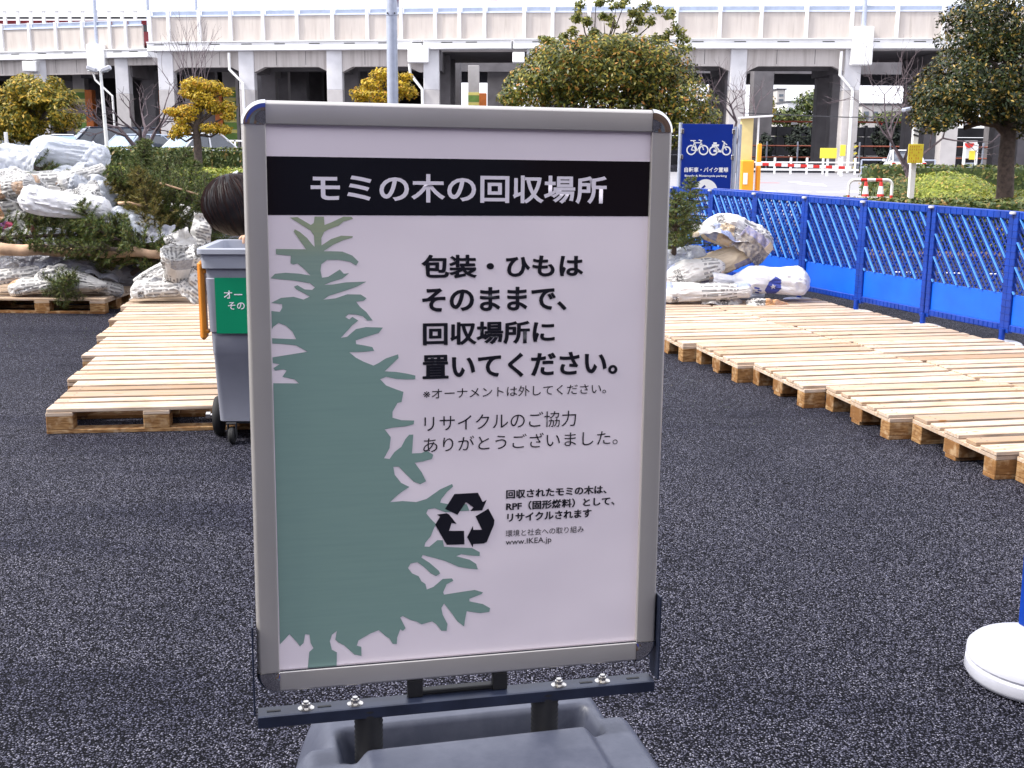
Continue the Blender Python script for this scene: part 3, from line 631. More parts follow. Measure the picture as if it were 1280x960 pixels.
text_mesh('オー', -.170, .803, -.073, .845, 'print_white', lab_, y=-.2692, bold=.012)
text_mesh('その', -.150, .745, -.063, .785, 'print_white', lab_, y=-.2692, bold=.012)
text_mesh('ここは回収', -.12, .676, -.045, .688, 'print_white', lab_, y=-.2692, bold=0) if False else None
part('orange_bar', MB().box((-.294, -.20, .785), (.036, .07, .42), .015).box((-.278, -.20, .62), (.03, .05, .02), .004).box((-.278, -.20, .94), (.03, .05, .02), .004), 'orange', bn)
for sx in (-1, 1):
    wh = part('wheel', MB().lathe([(.03, -.024), (.085, -.024), (.104, -.020), (.111, -.008), (.111, .008), (.104, .020), (.085, .024), (.03, .024)], 32, mat=Matrix.Translation((sx * .275, .0, .112)) @ Matrix.Rotation(pi / 2, 4, 'Y')), 'tyre', bn, 35)
    part('hub', MB().lathe([(0, .03), (.02, .03), (.03, .02), (.03, -.02), (.02, -.03), (0, -.03)], 16, mat=Matrix.Translation((sx * .275, .0, .112)) @ Matrix.Rotation(pi / 2, 4, 'Y')), 'dark_metal', wh, 35)
    cs = part('castor', MB().lathe([(.01, -.016), (.040, -.016), (.047, -.008), (.047, .008), (.040, .016), (.01, .016)], 24, mat=Matrix.Translation((sx * .17, -.20, .048)) @ Matrix.Rotation(pi / 2, 4, 'Y')), 'tyre', bn, 35)
    part('castor_fork', MB().box((sx * .17 - .022, -.195, .075), (.004, .045, .085), .001).box((sx * .17 + .022, -.195, .075), (.004, .045, .085), .001).box((sx * .17, -.19, .116), (.055, .06, .010), .002), 'dark_metal', cs)
part('axle', MB().tube([(-.335, .0, .112), (.335, .0, .112)], .011, 12), 'steel', bn, 35)
part('axle_nut', MB().lathe([(0, .012), (.02, .012), (.02, -.012), (0, -.012)], 6, mat=Matrix.Translation((-.335, 0, .112)) @ Matrix.Rotation(pi / 2, 4, 'Y')), 'steel', bn)
part('chassis', MB().box((0, .0, .118), (.40, .40, .012), .002), 'dark_metal', bn)
# ------------------------------------------------------------------ blue site fence
def fence_mesh():
    d = {}
    H0, H1, LB = .13, 1.10, .44
    mb = MB(); mb.box((.5, 0, 1.075), (.886, .045, .065), .006)
    for i in range(12): mb.box((.085 + i * .0755, -.0235, 1.072), (.006, .006, .05))
    d['top_rail'] = mb.data('top_rail', 'blue')
    mb = MB(); mb.box((.5, 0, .165), (.886, .045, .055), .006)
    for i in range(16): mb.box((.075 + i * .0565, -.0235, .165), (.005, .006, .045))
    d['bottom_rail'] = mb.data('bottom_rail', 'blue')
    mb = MB(); mb.box((.028, 0, .615), (.056, .05, .985), .005)
    for i in range(17): mb.box((.028, -.0265, .17 + i * .056), (.055, .006, .005))
    d['side_post'] = mb.data('side_post', 'blue')
    d['solid_board'] = MB().box((.5, .004, .315), (.886, .018, .25), .003).data('solid_board', 'blue_board')
    def bars(sign, step, wid, yo, th, off, seg=True):
        out = []; x0, x1, z0, z1 = .058, .942, LB, 1.045; sl = 1.28
        t = x0 - (z1 - z0) / sl + off
        while t < x1:
            pts = []
            for z in (z0, z1):
                x = t + ((z - z0) / sl if sign > 0 else (z1 - z) / sl); pts.append((x, z))
            (xa, za), (xb, zb) = pts
            def clip(xa, za, xb, zb):
                if abs(xb - xa) < 1e-6: return None
                ps = []
                for x in (x0, x1):
                    u = (x - xa) / (xb - xa); 
                    if 0 <= u <= 1: ps.append(u)
                us = [u for u in (0, 1) if x0 - 1e-6 <= xa + (xb - xa) * u <= x1 + 1e-6] + ps
                if len(us) < 2: return None
                u0, u1 = min(us), max(us)
                if u1 - u0 < .04: return None
                return (xa + (xb - xa) * u0, za + (zb - za) * u0), (xa + (xb - xa) * u1, za + (zb - za) * u1)
            r_ = clip(xa, za, xb, zb)
            if r_:
                (ax, az), (bx, bz) = r_; L_ = sqrt((bx - ax) ** 2 + (bz - az) ** 2); an = atan2(bz - az, bx - ax)
                out.append(((ax + bx) / 2, (az + bz) / 2, L_, an))
            t += step
        return [(c0, c1, L_, an, wid, yo, th) for c0, c1, L_, an in out]
    d['bars'] = []
    for (c0, c1, L_, an, wid, yo, th) in bars(-1, .155, .010, -.016, .020, .02) + bars(1, .155, .013, .012, .016, .05):
        d['bars'].append(MB().box((c0, yo, c1), (L_, th, wid), .003, rot=(0, -an, 0)).data('lattice_bar', 'blue_highlight' if yo < 0 else 'blue'))
    mb = MB()
    for (c0, c1, L_, an, wid, yo, th) in bars(-1, .052, .0065, .0, .010, .0195) + bars(1, .052, .006, .028, .009, .0368):
        mb.box((c0, yo, c1), (L_, th, wid), 0, rot=(0, -an, 0))
    d['fine'] = mb.data('fine_lattice', 'blue')
    mb = MB(); mb.lathe([(0, .125), (.035, .125), (.045, .118), (.06, .112), (.17, .112), (.195, .104), (.21, .088), (.212, .066), (.206, .060), (.206, .056), (.212, .050), (.214, .022), (.205, .006), (.19, 0), (0, 0)], 40)
    d['base'] = mb.data('base', 'white_pl', 40)
    mb = MB(); mb.tube([(0, 0, .10), (0, 0, .22)], .03, 12); d['peg'] = mb.data('peg', 'blue', 35)
    d['cap'] = MB().lathe([(0, 1.185), (.03, 1.185), (.034, 1.178), (.034, 1.165)], 14).data('cap', 'white_pl', 40)
    return d
FD = fence_mesh()
def fence_panel(x, y, ang, label, group='blue fence panels'):
    t = thing('lattice_fence', label, 'fence panel', (x, y, .06), ang, group); t.scale = (.92, .95, .965)
    for n in ('top_rail', 'bottom_rail', 'solid_board'): link(n, FD[n], t)
    link('side_post', FD['side_post'], t); o = link('side_post', FD['side_post'], t); o.location = (.944, 0, 0)
    for b in FD['bars']: link('lattice_bar', b, t)
    f = link('fine_lattice', FD['fine'], t); f['kind'] = 'stuff'
    return t
def fence_foot(x, y, label):
    t = thing('ballast_weight', label, 'fence weight', (x, y, 0), 0, 'white fence bases'); t.scale = (.78, .78, .95)
    link('base', FD['base'], t); link('peg', FD['peg'], t); link('cap', FD['cap'], t); return t
F0 = Vector((3.90, 9.08, 0)); FDIR = Vector((-.352, .936, 0)) * .925; FANG = atan2(.936, -.352)
WH = ['cut by the right picture edge', 'second from the right edge, before the mounds', 'third from the right edge, before the hoop', 'fourth from the right edge',
      'fifth from the right edge, behind the sack heap', 'sixth from the right edge', 'seventh from the right edge by the stand']
for k in range(-4, 8):
    p = F0 + FDIR * k
    # panels face the platform; local x runs along the fence
    if k < 0: lab = 'blue lattice panel, %s beyond the right picture edge' % ['first', 'second', 'third', 'fourth'][-k - 1]
    elif k < 7: lab = 'blue lattice panel with solid foot board, %s' % WH[k]
    else: lab = 'blue lattice panel at the far end, hidden by the poster stand'
    ang = FANG + pi + rnd(-.012, .012); q = p + FDIR
    fence_panel(q.x, q.y, ang, lab)
for k in range(-4, 9):
    p = F0 + FDIR * k
    WP = ['at the right picture edge', 'at the second joint from the right edge', 'at the third joint from the right edge', 'at the fourth joint beside the star printed sack']
    if k < 0: lab = 'white round fence base beyond the right picture edge, %s from it' % ['first', 'second', 'third', 'fourth'][-k - 1]
    elif k < 4: lab = 'white round fence base ' + WP[k]
    else: lab = 'white round fence base behind the sack heap, %s' % ['nearest the star sack', 'second', 'third', 'fourth', 'farthest'][k - 4]
    fence_foot(p.x - .03, p.y - .012, lab)
# a second run of the same panels standing behind the far end
for i in range(3):
    q = F0 + FDIR * (i + 3.35) + Vector((.936, .352, 0)) * .22
    fence_panel(q.x, q.y, FANG + pi + .03, 'loose blue lattice panel leaning behind the fence, %s' % ['nearest', 'middle', 'farthest'][i], 'loose blue panels behind the fence')
# near base and panel at the right edge
fence_foot(1.625, 3.32, 'large white round fence base with blue post in the right foreground').scale = (1, 1, 1)
np_ = fence_panel(1.560, 3.305, .35, 'nearest blue lattice panel, only its post showing at the right edge'); np_.rotation_euler = (0, -.025, .35)

# ------------------------------------------------------------------ fir trees and wrapped bundles
def fir_mesh(seed, H=1.5, R0=.50, nb=95, mat='needle', droop=.2, up=.5, dens=1.0):
    random.seed(seed); wood = MB(); nd = MB(); dens *= 2.1
    wood.tube([(0, 0, 0), (.01, .0, H * .5), (0, .01, H)], [.028, .018, .004], 6)
    for i in range(nb):
        t = (i + .5) / nb; z = H * (.06 + .92 * t); L_ = R0 * (1 - t) ** .75 * rnd(.7, 1.1) + .05; a = i * 2.39996 + rnd(-.3, .3)
        d = Vector((cos(a), sin(a), up * rnd(.5, 1.3))).normalized(); pts = []; p = Vector((0, 0, z)); seg = 5
        for s_ in range(seg + 1):
            pts.append(p.copy()); dd = d + Vector((0, 0, -droop * s_ / seg)); p = p + dd.normalized() * (L_ / seg)
        wood.tube(pts, [.006 * (1 - q / (seg + 1)) + .0015 for q in range(seg + 1)], 4, caps=False)
        side = d.cross(Vector((0, 0, 1))).normalized(); tw = [(pts, 1.0)]
        for s_ in range(1, seg + 1):
            for sg in (-1, 1, rnd(-.6, .6)):
                q = pts[s_] if s_ < seg else pts[s_] - d * .02
                l2 = L_ * (1 - s_ / (seg + 2)) * .42 * rnd(.7, 1.2)
                dd = (d * .75 + side * sg + Vector((0, 0, rnd(-.15, .25)))).normalized(); e = q + dd * l2
                tw.append(([q, q + dd * l2 * .5, e], .8))
                wood.tube([q, e], [.0025, .001], 3, caps=False)
        for line, sc in tw:
            for q0, q1 in zip(line, line[1:]):
                dv = q1 - q0; ln_ = dv.length; n = max(2, int(ln_ / .016 * dens)); dn = dv.normalized(); o1 = dn.orthogonal().normalized(); o2 = dn.cross(o1)
                for j in range(n):
                    c = q0 + dv * ((j + rnd(0, 1)) / n); th = rnd(0, 2 * pi); out = (o1 * cos(th) + o2 * sin(th)); nl = rnd(.032, .052)
                    tip = c + (out * .8 + dn * .75).normalized() * nl; wv = dn.cross(out) * .0036
                    nd.add([c - wv, c + wv, tip], [(0, 1, 2)])
    return wood, nd
FIR = {}
def fir(kind, label, loc, rot, scale=1.0, group='bare fir trees in the heaps', cat='fir tree'):
    if kind not in FIR:
        if kind == 'fir': a = fir_mesh(3)
        elif kind == 'fir2': a = fir_mesh(8, 1.4, .55, 95, up=.35)
        elif kind == 'cedar': a = fir_mesh(5, 1.2, .5, 60, up=1.1, dens=1.5)
        elif kind == 'slim': a = fir_mesh(12, 1.2, .17, 60, up=.9)
        elif kind == 'tuft': a = fir_mesh(6, .7, .34, 34, up=.8, dens=1.2)
        FIR[kind] = (a[0].data('trunk', 'bark'), a[1].data('needles', 'needle_brown' if kind == 'cedar' else 'needle'))
    t = thing('cut_fir_tree', label, cat, loc, rot, group); t.scale = (scale,) * 3
    link('trunk', FIR[kind][0], t); link('needles', FIR[kind][1], t)
    return t
def lying(yaw, tilt, roll=0):       # turns a tree/bundle whose axis is +Z (or +X for bundles): image-plane angle and depth angle
    return (Matrix.Rotation(yaw, 3, 'Z') @ Matrix.Rotation(-tilt, 3, 'Y') @ Matrix.Rotation(roll, 3, 'X'))
def rg(p, f): # ridged folds
    return 1 - 2 * abs(noise.noise(p * f))
def bundle_mesh(L_, r, seed, mat, shape='tied', crump=.16, ny=56, nx=84, flat=.8):
    rs = random.Random(seed); off = Vector((rs.uniform(0, 50), rs.uniform(0, 50), rs.uniform(0, 50))); mb = MB(); vs = []; uvs = []; ph = rs.uniform(0, 6)
    tw = rs.uniform(-1.2, 1.2)
    for i in range(nx + 1):
        t = i / nx; x = (t - .5) * L_
        if shape == 'tied': pr = min(1, (t / .10)) ** .6 * (1 - .40 * t) * (min(1, (1 - t) / .05)) ** .7 * 1.1 + .05
        elif shape == 'pillow': pr = (max(0, 1 - abs(2 * t - 1) ** 5)) ** .6 * (.86 + .14 * sin(ph + 5 * t)) + .03
        elif shape == 'open': pr = min(1, (t / .25)) ** .7 * (.75 + .4 * t) + .03
        elif shape == 'cone': pr = .18 + .82 * t ** .8
        elif shape == 'neck': pr = (.28 + .2 * (1 - t / .22) if t < .22 else min(1, .28 + (t - .22) / .22) * (min(1, (1 - t) / .10)) ** .5) + .02
        pr *= 1 + .16 * noise.noise(Vector((x * 4.5, seed, 0)))
        by, bz = .25 * r * noise.noise(Vector((x * 2.2, seed * 1.3, 5))), .22 * r * noise.noise(Vector((x * 2.2, seed * 2.1, 9)))
        for j in range(ny + 1):
            a = 2 * pi * j / ny; a2 = a + tw * t; c, s = cos(a), sin(a); q = Vector((x, cos(a) * r, sin(a) * r)); q2 = Vector((x * .45, cos(a2) * r, sin(a2) * r)) + off
            tn = 1 + 1.4 * abs(2 * t - 1) ** 3          # folds gather towards the tied ends
            lf = rg(Vector((x * .9 + off.x, cos(a2) * 1.9 * tn, sin(a2) * 1.9 * tn + off.y)), 1.6); lf2 = rg(Vector((x * 2.2 + off.y, cos(a2) * 4.2, sin(a2) * 4.2 + off.x)), 1.5)
            e1, e2 = noise.voronoi(q2 * (.9 / r))[0][:2]
            folds = .42 * lf + .22 * lf2 + .45 * min(.6, e2 - e1) + .10 * rg(q + off, 19)
            rr = r * pr * (1 + crump * 1.5 * (folds - .45)); zz = s * rr * flat; yy = c * rr
            if zz < -.62 * r * flat: zz = -.62 * r * flat + (zz + .62 * r * flat) * .25
            vs.append((x + r * .10 * noise.noise((q + off) * 7), yy + by, zz + bz)); uvs.append((t * L_ * 1.6, j / ny * 2 * pi * r * .8))
    n = ny + 1
    fs = [(i * n + j, i * n + j + 1, (i + 1) * n + j + 1, (i + 1) * n + j) for i in range(nx) for j in range(ny)]
    mb.add(vs, fs, 0, None, uvs)
    if shape != 'open' and shape != 'cone': mb.add([vs[nx * n + j] for j in range(ny)], [tuple(range(ny))], 0, None, [(0.5, 0.5)] * ny)
    return mb
def bundle(label, px, py, dep, L_, r, mat, seed, tilt=0, yaw=0, roll=0, shape='tied', group=None, firs=None, name='wrapped_tree_bundle', cat='wrapped tree', flat=.85, crump=.16, cord=False, thick=False):
    loc = at(px, py, dep); t = thing(name, label, cat, loc, (0, 0, 0), group)
    t.rotation_euler = lying(radians(yaw), radians(tilt), radians(roll)).to_euler()
    w_ = part('wrapping', bundle_mesh(L_, r, seed, mat, shape, crump, flat=flat), mat, t, 50)
    if thick:
        sm = w_.modifiers.new('s', 'SOLIDIFY'); sm.thickness = .004
    if cord:
        mb = MB(); rs = random.Random(seed)
        for q in range(2):
            x = L_ * rs.uniform(-.25, .25); mb.tube([(x, cos(a) * r * .93, sin(a) * r * .93 * flat) for a in [2 * pi * i / 22 for i in range(23)]], .006, 5)
        part('cord', mb, 'white_pl', t)
    if firs:     # branch tips poking out of the open end
        rs = random.Random(seed + 5)
        wood, nd = fir_mesh(seed, .55, .26, 26, up=1.2)
        for mbx, nm, mt in ((wood, 'branch', 'bark'), (nd, 'needles', 'needle')):
            o = part(nm, mbx, mt, t); o.rotation_euler = (0, pi / 2, 0); o.location = (L_ * (.5 if firs > 0 else -.5) - .25 * firs, 0, 0)
            if firs < 0: o.rotation_euler = (0, -pi / 2, 0)
    return t
def crumpled_sheet(label, px, py, dep, wd, ht, mat, seed, yaw=0, tilt=0, pitch=0, name='newspaper_sheet', cat='newspaper', curl=.5, group=None, amp=.045):
    rs = random.Random(seed); off = Vector((rs.uniform(0, 50), 3, 7)); nx, ny = 40, 28; vs = []; uvs = []
    for j in range(ny + 1):
        for i in range(nx + 1):
            u, v = i / nx - .5, j / ny - .5; x = u * wd; z = v * ht
            e = 1 + .10 * noise.noise(Vector((u * 4, v * 4, seed)))
            y = curl * (u * u) * wd + amp * (rg(Vector((x, 0, z)) + off, 4.5) + .5 * rg(Vector((x, 0, z)) + off, 11))
            vs.append((x * e, y, z * e)); uvs.append((x * 1.2 + 5, z * 1.2 + seed))
    n = nx + 1; fs = [(j * n + i, j * n + i + 1, (j + 1) * n + i + 1, (j + 1) * n + i) for j in range(ny) for i in range(nx)]
    me = MB().add(vs, fs, 0, None, uvs).data(name, mat, True)
    o = thing(name, label, cat, at(px, py, dep), (0, 0, 0), group, me)
    o.rotation_euler = (Matrix.Rotation(radians(yaw), 3, 'Z') @ Matrix.Rotation(radians(-tilt), 3, 'Y') @ Matrix.Rotation(radians(pitch), 3, 'X')).to_euler()
    sm = o.modifiers.new('s', 'SOLIDIFY'); sm.thickness = .0025
    return o
random.seed(21)
GL = 'wrapped trees in the left heap'
# left heap, top
bundle('big translucent white bag with square mouth on top of the left heap', 88, 193, 12.3, .80, .20, 'film', 1, tilt=-6, yaw=8, shape='pillow', group=GL, flat=.95)
bundle('translucent bag with a rounded open mouth at the left edge of the heap top', 22, 203, 12.2, .62, .20, 'film', 2, tilt=-14, yaw=-10, shape='open', group=GL, firs=1)
crumpled_sheet('flap of the big white bag pointing right towards the fir branches', 117, 198, 12.1, .24, .26, 'film', 5, tilt=-38, name='plastic_flap', cat='plastic sheet')
bundle('newspaper bundle lying right below the big translucent bag', 60, 228, 12.0, 1.05, .15, 'news', 3, tilt=4, yaw=10, group=GL)
bundle('crumpled newspaper bundle at the left edge, third layer from the top', 6, 238, 11.8, .8, .17, 'news', 4, tilt=10, yaw=-20, group=GL)
bundle('short newspaper bundle with dark tears under the flap of the big bag', 104, 222, 12.0, .5, .12, 'news', 41, tilt=22, yaw=20, group=GL)
crumpled_sheet('creased newspaper sheet spread above the smooth white sack', 55, 243, 11.75, .75, .25, 'news', 42, tilt=-8, pitch=-35)
crumpled_sheet('newspaper scrap with orange picture at the left edge', 5, 268, 11.6, .35, .25, 'news_colour', 43, tilt=12, pitch=-20)
bundle('smooth white sack in the middle of the left heap', 82, 256, 11.35, .86, .215, 'bag_white', 6, tilt=-9, yaw=3, shape='pillow', group=GL, crump=.17, flat=.75)
bundle('grey plastic film bundle right of the smooth white sack', 150, 280, 11.75, .62, .17, 'film', 7, tilt=14, yaw=-30, shape='pillow', group=GL, flat=.7, crump=.3)
bundle('dark gap plastic bundle under the fir branches at the left', 40, 300, 11.8, .9, .17, 'film_grey', 71, tilt=0, yaw=5, shape='tied', group=GL)
t = thing('peeled_trunk', 'pale brown peeled trunk lying across the left heap', 'log', at(-10, 311, 11.12))
lg = MB(); pts = [Vector((i * .15, .012 * sin(i * 1.7), .012 * cos(i * 2.1))) for i in range(12)]; lg.tube(pts, [.060 - .0015 * i + .003 * sin(i * 3) for i in range(12)], 14)
part('stem', lg, 'cutwood', t, True); part('knot', MB().lathe([(0, .03), (.02, .025), (.028, 0)], 10, mat=Matrix.Translation((.8, -.05, .02)) @ Matrix.Rotation(pi / 2, 4, 'X')), 'cutwood', t, True)
t.rotation_euler = (0, radians(1.5), radians(2))
bundle('grey plastic sheeting bundle below the peeled trunk', 78, 330, 11.35, .95, .15, 'film_grey', 8, tilt=-6, yaw=4, shape='pillow', group=GL, crump=.26)
bundle('small grey plastic bundle at the left edge below the trunk', 2, 332, 11.4, .45, .13, 'film', 81, tilt=10, yaw=4, shape='pillow', group=GL, crump=.26)
bundle('colour newspaper bundle with yellow picture at the left end of the bottom layer', 20, 345, 11.2, .62, .10, 'news_colour', 9, tilt=14, yaw=8, group=GL)
bundle('orange and blue printed newspaper bundle on the front pallet', 42, 358, 11.1, .52, .115, 'news_colour', 10, tilt=8, yaw=-6, shape='pillow', group=GL)
fir('tuft', 'small dark fir pushed between the two newspaper bundles on the front pallet', at(72, 366, 11.15), (radians(70), radians(10), radians(30)), .75)
bundle('newspaper cone standing open to the left on the front pallet', 104, 354, 11.1, .46, .14, 'news', 11, tilt=0, yaw=180, shape='cone', group=GL, flat=1.0, thick=True)
bundle('torn newspaper bundle lying behind the corner of the front pallet', 125, 358, 11.25, .45, .10, 'news', 12, tilt=-12, yaw=10, group=GL)
bundle('long newspaper bundle on the left pallet row, lower of two', 205, 361, 10.75, .62, .105, 'news', 13, tilt=3, yaw=2, shape='tied', group=GL, crump=.22)
bundle('newspaper bundle with pointed end on the left pallet row, upper of two', 208, 336, 10.95, .66, .125, 'news', 14, tilt=22, yaw=5, shape='cone', group=GL, crump=.24)
crumpled_sheet('grey and white folded newspaper corner above the bin shoulder', 222, 303, 11.0, .26, .20, 'news', 15, tilt=25, curl=.9)
bundle('open newspaper wrapper with white torn edge next to the bin', 228, 338, 10.8, .34, .20, 'news', 16, tilt=62, yaw=-30, shape='open', group=GL, flat=.7, thick=True)
crumpled_sheet('upright newspaper page behind the bin rim', 250, 288, 11.1, .20, .30, 'news', 17, tilt=-15, curl=.4)
crumpled_sheet('white plastic scrap on the branches behind the bent person', 280, 222, 12.2, .28, .14, 'bag_white', 18, tilt=25, pitch=-40, name='plastic_scrap', cat='plastic sheet')
# firs of the left heap
fs_ = [('fir', 150, 338, 12.7, 14, 20, .98, 'dark green fir standing upright right of the big translucent bag'),
       ('fir2', 205, 338, 12.9, 18, 10, .92, 'bushy green fir leaning left of the bent person'),
       ('fir2', 250, 340, 12.9, 8, -25, .80, 'green fir half hidden behind the bent person'),
       ('cedar', 205, 335, 11.7, -12, 10, .85, 'brownish dry cedar in the middle of the heap'),
       ('cedar', 232, 300, 12.0, -50, 10, .8, 'second brownish cedar lying above the folded newspaper corner'),
       ('fir', 275, 262, 12.2, -70, 20, .8, 'fir lying towards the left from the bent head'),
       ('tuft', 165, 342, 11.4, 60, -20, 1.0, 'fir branch heap behind the upper newspaper bundle'),
       ('tuft', 190, 322, 11.3, -60, 30, 1.0, 'dark fir tuft above the upper newspaper bundle'),
       ('slim', -60, 303, 11.35, 86, 2, 1.15, 'long dark fir lying on the peeled trunk'),
       ('slim', -20, 285, 11.6, 80, 2, .8, 'slim dark fir lying left below the smooth white sack'),
       ('slim', 150, 312, 11.0, -88, -4, .75, 'dark fir pointing left above the peeled trunk'),
       ('tuft', 118, 352, 11.25, 25, 25, 1.0, 'sparse fir twigs between the newspaper cone and the long bundles'),
       ('tuft', 140, 338, 11.3, -20, 25, 1.0, 'fir twigs leaning over the torn newspaper bundle'),
       ('fir', 140, 262, 12.9, 55, 30, .75, 'fir lying flat to the right of the big white bag'),
       ('fir2', 172, 262, 12.7, 10, 0, .55, 'small dense fir right of the white sack end'),
       ('fir2', 100, 345, 13.3, 0, 0, .95, 'fir buried behind the smooth white sack')]
for kind, px, py, dep, ti, yw, sc, lab in fs_:
    p = at(px, py, dep)
    t = fir(kind, lab, p, (0, 0, 0), sc)
    t.rotation_euler = (Matrix.Rotation(radians(yw), 3, 'Z') @ Matrix.Rotation(radians(ti), 3, 'Y') @ Matrix.Rotation(radians(rnd(0, 360)), 3, 'Z')).to_euler()
tw_ = thing('cut_branch', 'pale cut branch crossing the firs left of the bent head', 'branch', at(200, 229, 11.9))
part('stick', MB().tube([(0, 0, 0), (.18, -.02, -.05), (.38, 0, -.11)], [.013, .011, .009], 8), 'cutwood', tw_, True)
tw_ = thing('cut_branch', 'brown bent branch sticking out of the grey film', 'branch', at(148, 254, 11.6))
part('stick', MB().tube([(0, 0, 0), (.12, -.02, .005), (.26, 0, -.03)], [.016, .014, .012], 8), 'cutwood', tw_, True)
for i, (px, py, dep, w_, h_, mt, yw, ti, pi_, lab) in enumerate((
    (70, 216, 11.95, .55, .30, 'film', 5, 20, -55, 'translucent film sheet sagging under the big white bag'),
    (28, 232, 11.7, .50, .34, 'news', -10, -25, -40, 'grey printed newspaper sheet hanging at the left of the heap'),
    (92, 240, 11.6, .46, .26, 'news', 15, 30, -50, 'crumpled newspaper sheet wedged above the smooth white sack end'),
    (128, 236, 11.8, .40, .28, 'film', 10, -30, -35, 'clear film scrap between the bags and the firs'),
    (160, 268, 11.45, .55, .26, 'film', 5, -12, -50, 'clear film drawn over the grey plastic bundle'),
    (182, 288, 11.4, .50, .22, 'film_grey', -8, 16, -55, 'grey film strip lying right over the cedar foot'),
    (42, 322, 11.15, .44, .26, 'film_grey', 0, 30, -30, 'pointed grey film flap rising below the peeled trunk'),
    (110, 326, 11.2, .60, .22, 'film_grey', 8, -10, -50, 'dark grey film sheet folded at the right below the trunk'),
    (14, 296, 11.4, .30, .24, 'news', 5, 40, -20, 'newspaper corner with black print at the left edge'),
    (58, 340, 11.0, .34, .15, 'news_colour', 0, 14, -30, 'yellow printed newspaper flap over the bottom bundles'),
    (200, 340, 10.75, .40, .20, 'news_colour', 6, 24, -45, 'loose newspaper page lying on the upper newspaper bundle'),
    (178, 352, 10.7, .36, .16, 'news', -4, 14, -50, 'creased newspaper page on the lower newspaper bundle'),
    (238, 356, 10.6, .22, .26, 'news', -20, -35, -20, 'torn white newspaper edge falling beside the bin'),
    (4, 216, 11.9, .42, .36, 'film', 10, 10, -35, 'white translucent film at the left edge of the heap top'),
    (60, 286, 11.5, .50, .16, 'film', 4, -4, -55, 'thin clear film below the smooth white sack'))):
    crumpled_sheet(lab, px, py, dep, w_, h_, mt, 200 + i, yaw=yw, tilt=ti, pitch=pi_, name='film_sheet' if 'film' in mt else 'newspaper_sheet', cat='plastic sheet' if 'film' in mt else 'newspaper', curl=.6, amp=.06)
bundle('red and purple wrapped parcel under the firs at the left edge', 18, 285, 11.6, .40, .07, 'red_wrap', 61, tilt=-5, yaw=0, group=GL)
bundle('newspaper bundle stacked below the smooth white sack at the left', 15, 262, 11.9, .70, .15, 'news', 62, tilt=16, yaw=-15, group=GL, crump=.25)
bundle('silvery film bundle under the newspapers above the white sack', 120, 240, 12.0, .60, .14, 'film', 63, tilt=-24, yaw=15, group=GL, crump=.28)
# buried filler of the heap
for i in range(12):
    bundle('newspaper wrapped tree buried deep inside the left heap', rnd(-60, 330), rnd(262, 350), rnd(12.0, 13.0), rnd(.9, 1.3), rnd(.15, .2), random.choice(['news', 'film_grey', 'news', 'kraft']), 100 + i, tilt=rnd(-15, 15), yaw=rnd(-30, 30), group='trees buried in the left heap', flat=.9)
for i in range(5):
    t = fir('fir2', 'bare fir buried in the middle of the left heap', at(rnd(60, 260), 320, rnd(12.6, 13.2)), (radians(rnd(40, 80)), 0, rnd(0, 6)), .8, 'firs buried in the left heap')
# right heap
GR = 'sacks of the right heap'
bundle('long white sack with star print lying against the fence foot', 950, 352, 11.15, .98, .175, 'bag_white', 31, tilt=-3, yaw=6, shape='neck', group=GR, crump=.12)
bundle('white sack with faint red print at the left of the front row', 882, 366, 10.95, .90, .115, 'bag_print', 32, tilt=2, yaw=2, shape='tied', group=GR)
bundle('kraft and blue printed sack slanting up through the right heap', 897, 331, 11.35, .80, .195, 'bag_kraft', 33, tilt=24, yaw=8, shape='pillow', group=GR)
bundle('grey white newspaper sack on top of the right heap', 920, 297, 11.5, .76, .215, 'bag_print', 34, tilt=-14, yaw=5, shape='pillow', group=GR, crump=.26)
bundle('short grey film bundle beside the poster stand edge', 850, 322, 11.4, .50, .14, 'film', 35, tilt=12, yaw=10, shape='tied', group=GR)
bundle('pink marked white sack under the kraft sack', 868, 343, 11.2, .60, .15, 'bag_print', 36, tilt=14, yaw=-5, shape='pillow', group=GR)
crumpled_sheet('crumpled red and ochre paper at the pallet edge below the star sack', 962, 377, 10.8, .40, .09, 'news_colour', 37, tilt=-4, pitch=-30, name='crumpled_paper', cat='paper')
f_ = fir('fir2', 'pale green fir leaning on the blue fence right of the poster stand', at(846, 345, 11.7), (0, 0, 0), .72)
f_.rotation_euler = (radians(-6), radians(8), 0)
t = fir('tuft', 'small fir top at the poster stand edge over the right heap', at(842, 318, 11.3), (0, 0, 0), 1.0); t.rotation_euler = (radians(14), radians(-30), 1)
for i in range(9):
    bundle('wrapped tree hidden behind the poster stand in the right heap', rnd(560, 830), rnd(330, 350), rnd(11.1, 12.2), rnd(.8, 1.2), rnd(.13, .18), random.choice(['news', 'bag_white', 'bag_print']), 150 + i, tilt=rnd(-10, 10), yaw=rnd(-30, 30), group='trees hidden behind the poster stand')
for i, (px, py, dep, w_, h_, mt, yw, ti, pi_, lab) in enumerate((
    (905, 282, 11.25, .55, .22, 'bag_print', 5, -12, -60, 'grey white torn sack lying open over the top sack'),
    (945, 305, 11.15, .34, .26, 'bag_kraft', -10, -40, -25, 'kraft paper scrap wrapped round the end of the top sack'),
    (862, 325, 11.2, .40, .22, 'film', 5, 20, -40, 'silvery film scrap beside the leaning fir'),
    (905, 372, 10.85, .40, .12, 'news_colour', 0, -6, -40, 'stained paper lying along the front sack'))):
    crumpled_sheet(lab, px, py, dep, w_, h_, mt, 300 + i, yaw=yw, tilt=ti, pitch=pi_, name='paper_sheet', cat='paper', curl=.6, amp=.05)
